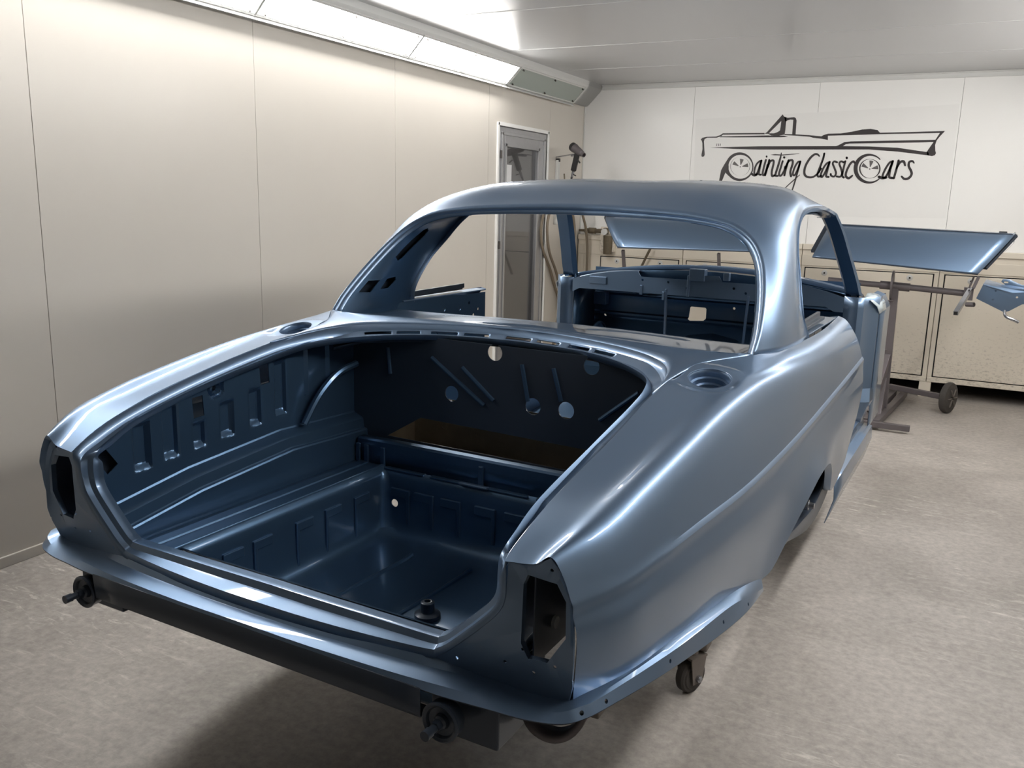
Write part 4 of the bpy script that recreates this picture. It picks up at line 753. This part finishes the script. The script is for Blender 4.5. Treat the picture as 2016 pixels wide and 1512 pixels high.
for sx in (1, -1):
    # wheelhouse tub with hub stub
    wh_ = MB(); c = Vector((.0, 1.30, .47))
    rows = []
    AN = [R(6+150*k/24) for k in range(25)]
    for a in AN:
        ca, sa = math.cos(a), math.sin(a)
        rows.append([(x, c.y+ca*r_*1.02, c.z+sa*r_*.66) for x, r_ in ((.55, .30), (.56, .36), (.60, .40), (.70, .415), (.80, .42))])
    wh_.grid(rows); wh_.grid([[(.55, c.y+math.cos(a)*r_, c.z+math.sin(a)*r_*.66) for r_ in (.0, .15, .30)] for a in AN])
    wh_.mirror(sx).build('wheelhouse', UN, car, solid=.003)
    bo_ = cr([(.886, .96, .600), (.880, 1.056, .567), (.874, 1.135, .547), (.872, 1.30, .507), (.872, 1.485, .475), (.872, 1.671, .476), (.872, 1.833, .514), (.872, 1.96, .60)], 6)
    bi_ = cr([(.884, .97, .612), (.876, 1.05, .580), (.866, 1.13, .557), (.862, 1.25, .534), (.862, 1.41, .519), (.862, 1.593, .507), (.862, 1.777, .536), (.862, 1.92, .612)], 6)
    wl_ = MB().grid([bo_, bi_, [(p[0]-.03, p[1], p[2]+.004) for p in bi_]])
    wl_.mirror(sx).build('wheel_arch_flange', UN, car, solid=.003)
    ln = MB().grid([[(p[0]-.03+(q-p[2])*.0, p[1], p[2]+(q-p[2])*t) for t in (0, .5, 1)] for p, q in [(p, .745) for p in bi_]])
    ln.mirror(sx).build('wheel_arch_shade_sheet', M['black'], car, solid=.003)  # black sheet standing in for the shade of a deep wheel well
    hb = MB().cyl((.70, 1.47, .555), (.80, 1.47, .555), .028).cyl((.80, 1.47, .555), (.885, 1.47, .555), .010, n=14).cyl((.848, 1.47, .555), (.868, 1.47, .555), .018, n=6)
    hb.mirror(sx).build('axle_stub', M['chrome'], car)
    MB().tube([(.60, .72, .77), (.585, .78, .86), (.575, .86, .92), (.57, .95, .94)], .012, 8, 5).mirror(sx).build('wheelhouse_rib', ST, car)
# ---- cabin
ps = [Vector(p) for p in cr([(0, 1.128, 1.080), (.28, 1.09, 1.082), (.52, 1.04, 1.084), (.70, 1.03, 1.084)], 5)]
pm = MB()
prow = []
for p in ps:
    r = []
    for t in np.linspace(0, 1, 22):
        y = p.y+.01+t*.33; z = p.z-.004-.006*t
        z += .010*math.exp(-((abs(p.x)-.30)/.16)**4)*math.exp(-((t-.45)/.32)**4)
        r.append((p.x, y, z))
    prow.append(r)
pm.grid(prow+[])
pm.grid([[(-a, b, c_) for a, b, c_ in r] for r in prow])
pm.build('parcel_shelf', PT, car, solid=.003)
for sx in (1, -1):
    # windscreen pillars
    pl_ = [(.645, 2.66, 1.478), (.672, 2.76, 1.395), (.70, 2.86, 1.28), (.728, 2.95, 1.165), (.74, 3.0, 1.10)]
    c_ = cr(pl_, 5); m = MB()
    prof = [(.022, -.04), (.032, 0), (.024, .034), (-.026, .040), (-.044, .012), (-.034, -.034)]
    m.grid([[(p[0]+a, p[1]+b, p[2]+.012*(b < 0)) for a, b in prof] for p in c_], closed=True)
    m.mirror(sx).build('windscreen_pillar', ST, car, ang=30)
    # door hinge pillar and sill
    hp = MB()
    cp_ = [(.80, .76, 1.10), (.80, .765, .95), (.802, .77, .80), (.803, .775, .66), (.80, .77, .53), (.79, .76, .40)]
    hp.grid([[(.70, 2.96, z), (.765, 2.94, z), (.788, 2.955, z), (.800, 3.00, z), (.818+.0*z, 3.03, z), (.842, 3.06, z), (.844, 3.14, z)] for z in (1.10, 1.05, .95, .85, .75, .66)]+[[(.70, 2.96, z), (.765, 2.94, z), (.785, 2.955, z), (.80, 2.98, z), (.815+q, 3.0, z), (.83+q, 3.02, z), (.835+q, 3.10, z)] for z, q in ((.60, .02), (.54, .0), (.47, -.02))])
    hp.mirror(sx).build('hinge_pillar', PT, car, solid=.003, ang=25)
    MB().grid([[(.70, 2.97, z), (.705, 3.10, z), (.71, 3.28, z)] for z in (.45, .8, 1.12)]).mirror(sx).build('foot_well_side', ST, car, solid=.003)
    sl = MB().grid([[(.70, y, .44), (.72, y, .505), (.765, y, .515), (.815, y, .50), (.825, y, .47), (.862, y, .46), (.866, y, .40), (.84, y, .30)] for y in np.linspace(2.05, 3.14, 6)])
    sl.mirror(sx).build('sill', PT, car, solid=.003, ang=25)
    MB().grid([[(.846, y, z) for z in (.45, .65, .95, 1.02)]+[(.82, y, 1.075), (.78, y, 1.09)] for y in (3.10, 3.3, 3.5)]).mirror(sx).build('scuttle_side', PT, car, solid=.003)
    MB().grid([[(.775, 3.02, 1.085), (.81, 3.00, 1.085), (.838, 3.03, 1.055), (.848, 3.06, 1.02)], [(.78, 3.10, 1.108), (.82, 3.10, 1.100), (.848, 3.10, 1.07), (.858, 3.10, 1.03)], [(.78, 3.20, 1.105), (.82, 3.2, 1.098), (.851, 3.2, 1.07), (.861, 3.2, 1.03)]]).mirror(sx).build('wrapping_sheet', M['tape'], car, solid=.002)
    MB().grid([[(.652, 2.05, 1.478), (.600, 2.05, 1.492)], [(.640, 2.4, 1.478), (.585, 2.4, 1.492)], [(.62, 2.68, 1.462), (.56, 2.68, 1.478)]]).mirror(sx).build('roof_rail', ST, car, solid=.006)
# roof lining side and windscreen header
MB().grid([[(x, 2.70+.05*(1-(x/.62)**2), 1.478+.045*(1-(x/.62)**2)), (x, 2.62+.05*(1-(x/.62)**2), 1.472+.05*(1-(x/.62)**2))] for x in np.linspace(-.62, .62, 16)]).build('windscreen_header', ST, car, solid=.01)
# scuttle, dash frame, firewall, floor
zt = lambda x: 1.190-.075*(abs(x)/.74)**2
MB().grid([[(x, 3.02+.10*(1-(x/.74)**2), zt(x)-.02), (x, 3.03+.10*(1-(x/.74)**2), zt(x)), (x, 3.12+.10*(1-(x/.74)**2), zt(x)-.002), (x, 3.28, zt(x)-.03), (x, 3.45, zt(x)-.08)] for x in np.linspace(-.74, .74, 30)]).build('scuttle_panel', PT, car, solid=.003)
dp = MB().grid([[(x, 2.95, z) for z in np.linspace(1.045-.02*(abs(x) > .66), 1.155-.06*(max(0, abs(x)-.30)/.4)**2, 5)] for x in np.linspace(-.70, .70, 36)])
do_ = dp.build('dash_frame', PT, car, solid=.004)
MB().grid([[(x, 2.95, 1.150-.06*(max(0, abs(x)-.30)/.4)**2), (x, 2.98, 1.158-.06*(max(0, abs(x)-.30)/.4)**2), (x, 3.02, 1.150-.06*(max(0, abs(x)-.30)/.4)**2)] for x in np.linspace(-.70, -.33, 12)]).build('dash_top_panel', PT, car, solid=.003)
MB().grid([[(x, 3.02, zt(x)-.02), (x, 3.06, 1.10), (x, 3.20, 1.07)] for x in np.linspace(-.70, .72, 14)]).build('heater_shelf', ST, car, solid=.003)
cut(do_, [MB().prism([(x0, 2.9, 1.16), (x1, 2.9, 1.16), (x1+.0, 2.9, 1.128), (x0+.02, 2.9, 1.128)], (0, .1, 0)) for x0, x1 in ((-.33, -.05), (.10, .48))]+[MB().cyl((x, 2.9, z), (x, 3.0, z), .007, n=10) for x, z in ((-.30, 1.112), (-.16, 1.110), (-.06, 1.085), (.18, 1.10), (.24, 1.08))])
for lo, hi in (((-.312, 2.942, 1.035), (-.296, 2.950, 1.085)), ((-.188, 2.942, 1.015), (-.174, 2.950, 1.06)), ((-.05, 2.94, 1.125), (.03, 2.99, 1.185)), ((-.06, 2.944, 1.04), (-.045, 2.96, 1.15)), ((.125, 2.94, 1.135), (.155, 2.97, 1.175)), ((-.60, 2.94, 1.075), (-.50, 2.99, 1.115))):
    MB().box(lo, hi).build('dash_bracket', PT, car, smooth=False, bevel=.003)
for p0, p1 in (((-.168, 2.95, 1.075), (-.172, 2.99, .70)), ((.255, 2.95, 1.07), (.225, 3.02, .72))): MB().bar(p0, p1, .014, .012).build('dash_stay', PT, car, smooth=False, bevel=.003)
fwm = MB()
fz = [(.62, 2.98), (.70, 3.10), (.80, 3.255), (.86, 3.30), (.875, 3.285), (.885, 3.285), (.893, 3.30), (.96, 3.30), (.985, 3.292), (1.0, 3.30), (1.03, 3.30), (1.14, 3.30)]
fwm.grid([[(x, y, z) for z, y in fz] for x in np.linspace(-.72, .72, 20)])
fo = fwm.build('firewall', ST, car, solid=.004, ang=20)
fh = [MB().prism([(-.150, 3.2, .885), (-.145, 3.2, .948), (-.138, 3.2, .953), (-.060, 3.2, .953), (-.053, 3.2, .946), (-.053, 3.2, .892), (-.062, 3.2, .882), (-.138, 3.2, .876)], (0, .2, 0))]
fh += [MB().cyl((x, 3.0, z), (x, 3.4, z), .007, n=10) for x, z in ((-.645, .865), (.098, .962), (.2, 1.05))]
fh += [MB().prism([(-.66, 3.2, 1.012), (-.65, 3.2, 1.03), (-.46, 3.2, 1.03), (-.45, 3.2, 1.012)], (0, .2, 0))]
cut(fo, fh, ang=20)
MB().grid([[(x, y, 1.03) for y in (2.97, 3.10, 3.30)]+[(x, 3.28, 1.0)] for x in np.linspace(-.30, .70, 8)]).build('heater_box', ST, car, solid=.003)
MB().tube([(-.655, 3.285, 1.008), (-.60, 3.285, 1.004), (-.46, 3.285, 1.006)], .006).box((-.70, 3.24, .93), (-.625, 3.29, 1.0)).build('firewall_pad', PT, car, bevel=.002)
for x, z in ((-.545, .775), (-.42, .778)):
    MB().lathe((x, 3.235, z), (0, -1, -.3), [(0, .020), (.006, .020), (.008, .012), (.016, .011), (.016, .006), (.004, .006), (.004, 0)], 18).build('rubber_grommet', UN, car)
MB().lathe((-.30, 3.16, .745), (0, -1, -.2), [(0, .05), (.01, .05), (.014, .03), (.05, .028), (.05, .0)], 24).build('steering_boss', ST, car)
tn = MB(); tr_ = []
for y, w_, h in ((1.0+.35, .12, .50), (2.0, .13, .52), (2.7, .15, .60), (3.05, .19, .72), (3.27, .22, .82)):
    tr_.append([(-w_*1.4, y, .44), (-w_*1.05, y, h-.07), (-w_*.7, y, h-.015), (0, y, h), (w_*.7, y, h-.015), (w_*1.05, y, h-.07), (w_*1.4, y, .44)])
tn.grid(tr_[1:]).build('transmission_tunnel', ST, car, solid=.003, ang=40)
MB().grid([[(x, y, z) for y, z in ((2.0, .45), (2.5, .44), (2.85, .47), (2.98, .62))] for x in np.linspace(-.72, .72, 12)]).build('cabin_floor', ST, car, solid=.003)
for sx, x in ((1, .27), (-1, -.27)):
    MB().lathe((x+.28 if sx > 0 else x-.33, 3.10, .80), (-sx, -.3, 0), [(0, .055), (.01, .055), (.014, .045), (.0, .045), (-.02, .0)], 24).build('vent_aperture_rim', ST, car)

# ---- dolly under the shell
dl = empty('body_dolly', (-1.22, 2.1, 0), 'dusty steel dolly with castors beneath the car body', 'dolly', rz=R(-2))
fr_ = MB()
for x in (-1.72, -.72): fr_.box((x-.03, 1.9, .20), (x+.03, 4.3, .26))
for y in (2.52, 4.1): fr_.box((-1.9, y-.03, .14), (-.56, y+.03, .20))
for x in (-1.72, -.72):
    for y in (2.1, 4.0): fr_.box((x-.025, y-.025, .26), (x+.025, y+.025, .44))
f1 = fr_.build('dolly_frame', M['dusty'], smooth=False, bevel=.004); local(dl, f1)
def castor(wx, wy, ang, r=.056):
    c = Vector((wx, wy, r)); a = Vector((math.cos(ang), math.sin(ang), 0)); f = Vector((-a.y, a.x, 0))
    w1 = MB().lathe(c-a*.02, a, [(0, .012), (0, r*.72), (.004, r*.78), (.004, r*.9), (.010, r), (.030, r), (.036, r*.9), (.036, r*.78), (.040, r*.72), (.040, .012)], 32).build('castor_wheel', M['rubber'])
    fk = MB()
    top = c+Vector((0, 0, r+.012))
    for s in (-1, 1):
        p = c+a*.027*s
        fk.prism([p+f*.020+Vector((0, 0, -.018)), p-f*.020+Vector((0, 0, -.018)), p-f*.034+Vector((0, 0, r+.012)), p+f*.034+Vector((0, 0, r+.012))], a*.004*s)
    fk.prism([top+a*.033+f*.036, top-a*.033+f*.036, top-a*.033-f*.036, top+a*.033-f*.036], (0, 0, .006))
    fk.cyl(top, top+Vector((0, 0, .03)), .02)
    f2 = fk.build('castor_fork', M['dusty'], smooth=False)
    f3 = MB().cyl(c-a*.042, c+a*.042, .006, n=12).cyl(c+a*.031, c+a*.040, .012, n=6).cyl(c-a*.031, c-a*.040, .012, n=6).build('axle_bolt', M['chrome'], smooth=False)
    local(dl, w1, f2, f3); w1.name = 'castor_wheel'
    return c
castor(-.605, 2.485, R(-25)); castor(-1.82, 2.55, R(10)); castor(-.60, 4.10, R(15)); castor(-1.84, 4.1, R(-8)) 
# ================================================================ panel stand and hung panels
sd = empty('panel_stand', (-.4, 6.85, 0), 'brown grey steel panel stand on one rubber wheel behind the car', 'stand')
b = MB()
b.box((-.505, 6.36, .02), (-.175, 6.40, .06)); b.bar((-.395, 6.40, .045), (-.28, 7.62, .045), .045, .045); b.bar((-.47, 6.42, .045), (-.36, 7.60, .045), .045, .045)
b.bar((-.40, 7.56, .10), (.02, 7.27, .115), .04, .04)
o_b = b.build('base_frame', M['steel'], smooth=False, bevel=.003)
p = MB().bar((-.385, 6.86, .06), (-.398, 6.86, .97), .052, .052); p.bar((-.455, 6.62, .07), (-.392, 6.85, .46), .05, .05)
p.prism([(-.41, 6.60, .06), (-.41, 6.86, .06), (-.41, 6.86, .32)], (.03, 0, 0))
o_p = p.build('post', M['steel'], smooth=False, bevel=.003)
bb_ = MB().cyl((-.86, 6.86, .981), (-.47, 6.86, .965), .021).cyl((-.50, 6.86, .968), (-.30, 6.86, .96), .030).cyl((-.31, 6.86, .962), (.09, 6.86, .942), .022)
o_c = bb_.build('cross_bar', M['steel'])
o_d = MB().cyl((-.425, 6.86, .968), (-.412, 6.86, .968), .105, n=36).build('index_disc', M['steel'], bevel=.002)
hs_ = []
for z, l in ((.86, .05), (.50, .09)):
    h = MB().cyl((-.40, 6.84, z), (-.40-l, 6.80, z), .007, n=10).cyl((-.40-l+.006, 6.80, z-.055), (-.40-l-.006, 6.80, z+.055), .006, n=10).build('clamp_handle', M['steel']); hs_.append(h)
w_ = MB().lathe((.01, 7.265, .118), (.92, -.38, 0), [(0, .02), (0, .075), (.004, .085), (.008, .112), (.018, .118), (.042, .118), (.052, .112), (.056, .085), (.060, .075), (.060, .02)], 36).build('rubber_wheel', M['rubber'])
w2 = MB()
for k in range(6):
    a = k*math.pi/3; v = Vector((0, .0, 0)); t = Vector((.38, .92, 0)); c = Vector((.01, 7.265, .118))+Vector((.92, -.38, 0))*.062
    w2.bar(c+(t*math.cos(a)+Vector((0, 0, 1))*math.sin(a))*.015, c+(t*math.cos(a)+Vector((0, 0, 1))*math.sin(a))*.075, .014, .006)
w2o = w2.build('wheel_spokes', M['dusty'], smooth=False)
cl = MB().box((.045, 6.82, .90), (.105, 6.90, .985)).bar((.10, 6.80, .985), (.125, 6.81, 1.068), .028, .02).bar((.075, 6.80, .985), (.095, 6.80, 1.066), .012, .012).cyl((.07, 6.83, .87), (.12, 6.80, .875), .016)
o_e = cl.build('end_clamp', M['steel'], smooth=False, bevel=.002)
sq = MB().bar((.085, 6.84, .975), (.012, 6.42, .845), .030, .030).build('square_tube', M['chrome'], smooth=False, bevel=.002)
sq2 = MB().bar((.0125, 6.423, .846), (.0115, 6.418, .8445), .022, .022).build('tube_bore', M['dark'], smooth=False); sq2.parent = sq
local(sd, o_b, o_p, o_c, o_d, w_, w2o, o_e, *hs_)
arm = [MB().bar((x0, 6.84, z0), (x1, 6.74, z1), .026, .022).build('support_arm', M['steel'], smooth=False, bevel=.002) for x0, z0, x1, z1 in ((-.72, .99, -.69, 1.108), (-.745, .99, -.735, 1.10))]
local(sd, *arm)
s2_ = empty('panel_stand', (-2.05, 6.86, 0), 'steel stand under the left door panel, seen through the rear window', 'stand')
q_ = MB().cyl((-2.62, 6.86, .93), (-1.50, 6.86, .92), .022).build('cross_bar', M['steel'])
q2 = MB().bar((-2.05, 6.86, .05), (-2.05, 6.86, .91), .05, .05).build('post', M['steel'], smooth=False, bevel=.003)
q3 = MB().box((-2.4, 6.84, 0), (-1.7, 6.88, .05)).box((-2.07, 6.6, 0), (-2.03, 7.2, .05)).build('base_frame', M['steel'], smooth=False, bevel=.003)
q4 = [MB().bar((x0, 6.84, .93), (x1, 6.74, z1), .026, .022).build('support_arm', M['steel'], smooth=False, bevel=.002) for x0, x1, z1 in ((-2.452, -2.440, 1.128), (-1.665, -1.662, 1.142))]
local(s2_, q_, q2, q3, *q4)
mw = Matrix.Translation(sd.location); sq.data.transform(mw.inverted()); sq2.data.transform(mw.inverted()); sq.parent = sd
def door_panel(TL, TR, BL, BR, label, rend):
    e = empty('door_panel', ((BL[0]+BR[0])/2, 6.7, BL[2]), label, 'car panel', 'painted door panels hung on the stand')
    TL, TR, BL, BR = map(Vector, (TL, TR, BL, BR)); rows = []
    prof = [(0, 0), (.03, -.006), (.3, -.022), (.6, -.026), (.8, -.016), (.9, .0), (.96, .02), (1.0, .055)]
    for k in range(17):
        s = k/16; a = BL.lerp(BR, s); c = TL.lerp(TR, s); r = []
        for t, b_ in prof: q = a.lerp(c, t); r.append(q+Vector((0, b_, 0)))
        rows.append(r)
    s1 = MB().grid(rows).build('outer_skin', PT, solid=.004)
    # returned edges and inner frame behind the skin
    back = Vector((0, .07, .01)); m = MB()
    bl = [r[0] for r in rows]; tp = [r[-1] for r in rows]
    m.grid([bl, [p_+Vector((0, .004, -.006)) for p_ in bl], [p_+Vector((0, .06, -.006)) for p_ in bl]])
    m.grid([tp, [p_+Vector((0, .035, -.004)) for p_ in tp]])
    for r in (rows[0], rows[-1]): m.grid([r, [p_+back*1.0 for p_ in r]])
    s2 = m.build('edge_flange', UN, solid=.003)
    fr2 = MB()
    L_, R__ = BL.lerp(TL, .1)+back*.9, BR.lerp(TR, .1)+back*.9; L2_, R2_ = BL.lerp(TL, .92)+back*.9, BR.lerp(TR, .92)+back*.9
    for p0, p1 in ((L_, R__), (L2_, R2_), (L_, L2_), (R__, R2_)): fr2.bar(p0, p1, .07, .02)
    s3 = fr2.build('inner_frame', UN, smooth=False)
    local(e, s1, s2, s3)
    if rend:
        s4 = MB().prism([TR+Vector((0, .02, 0)), TR+Vector((0, .05, -.06)), TR.lerp(BR, .55)+Vector((.04, .10, 0)), TR.lerp(BR, .25)+Vector((.045, .10, 0))], (0, .02, 0)).build('hinge_face', UN, smooth=False)
        s5 = MB().box((TR.x-.10, TR.y+.06, TR.z-.01), (TR.x-.05, TR.y+.09, TR.z+.012)).box((TR.x-.008, TR.y+.05, TR.z-.045), (TR.x+.004, TR.y+.09, TR.z)).build('mirror_bracket', M['black'], smooth=False, bevel=.003)
        local(e, s4, s5)
    return e
door_panel((-.900, 7.0, 1.390), (.318, 7.0, 1.362), (-.965, 6.70, 1.153), (.115, 6.70, 1.092), 'blue grey door panel right of the windscreen pillar, slanted ends', True)
door_panel((-2.715, 7.0, 1.393), (-1.40, 7.0, 1.395), (-2.475, 6.70, 1.152), (-1.352, 6.70, 1.172), 'blue grey door panel seen through the rear window opening', False)
# small painted bracket clamped on the end of the bar
bk = empty('hinge_bracket', (.25, 6.8, .86), 'blue grey box bracket with hooked lever at the right picture edge', 'car part')
q = MB().prism([(.125, 6.72, .925), (.155, 6.72, 1.02), (.335, 6.72, .975), (.43, 6.72, .985), (.55, 6.72, 1.0), (.55, 6.72, .93), (.40, 6.72, .905), (.33, 6.72, .855), (.30, 6.72, .845)], (0, .012, 0))
q.prism([(.155, 6.72, 1.02), (.335, 6.72, .975), (.43, 6.72, .985), (.55, 6.72, 1.0), (.55, 6.86, 1.02), (.35, 6.88, 1.0), (.175, 6.88, 1.045)], (0, 0, .004))
q.prism([(.175, 6.88, 1.045), (.35, 6.88, 1.0), (.33, 6.88, .86), (.15, 6.88, .93)], (0, .008, 0))
k1 = q.build('box_section', PT, smooth=False, bevel=.003)
cut(k1, [MB().cyl((x, 6.6, z), (x, 6.76, z), .007, n=12) for x, z in ((.235, .985), (.225, .925), (.365, .95))])
k2 = MB().prism([(.262, 6.78, 1.045), (.27, 6.78, 1.062), (.31, 6.78, 1.063), (.385, 6.78, 1.03), (.46, 6.78, 1.02), (.46, 6.78, .985), (.36, 6.78, .99), (.30, 6.78, 1.015)], (0, .008, 0)).build('upright_lug', PT, smooth=False, bevel=.002)
cut(k2, [MB().box((.280, 6.75, 1.036), (.305, 6.82, 1.046))])
k3 = MB().tube([(.305, 6.73, .86), (.308, 6.72, .83), (.325, 6.715, .812), (.36, 6.71, .80), (.395, 6.71, .785)], .010, 10, 5).build('hooked_lever', M['chrome'])
local(bk, k1, k2, k3)
tag(MB().tube([(-2.535, 7.74, 1.11), (-2.62, 7.74, .92), (-2.68, 7.74, .78)], .012, 8, 4).build('steel_rod', M['brass']), 'thin brown rod leaning on the cabinet below the left door panel', 'rod')
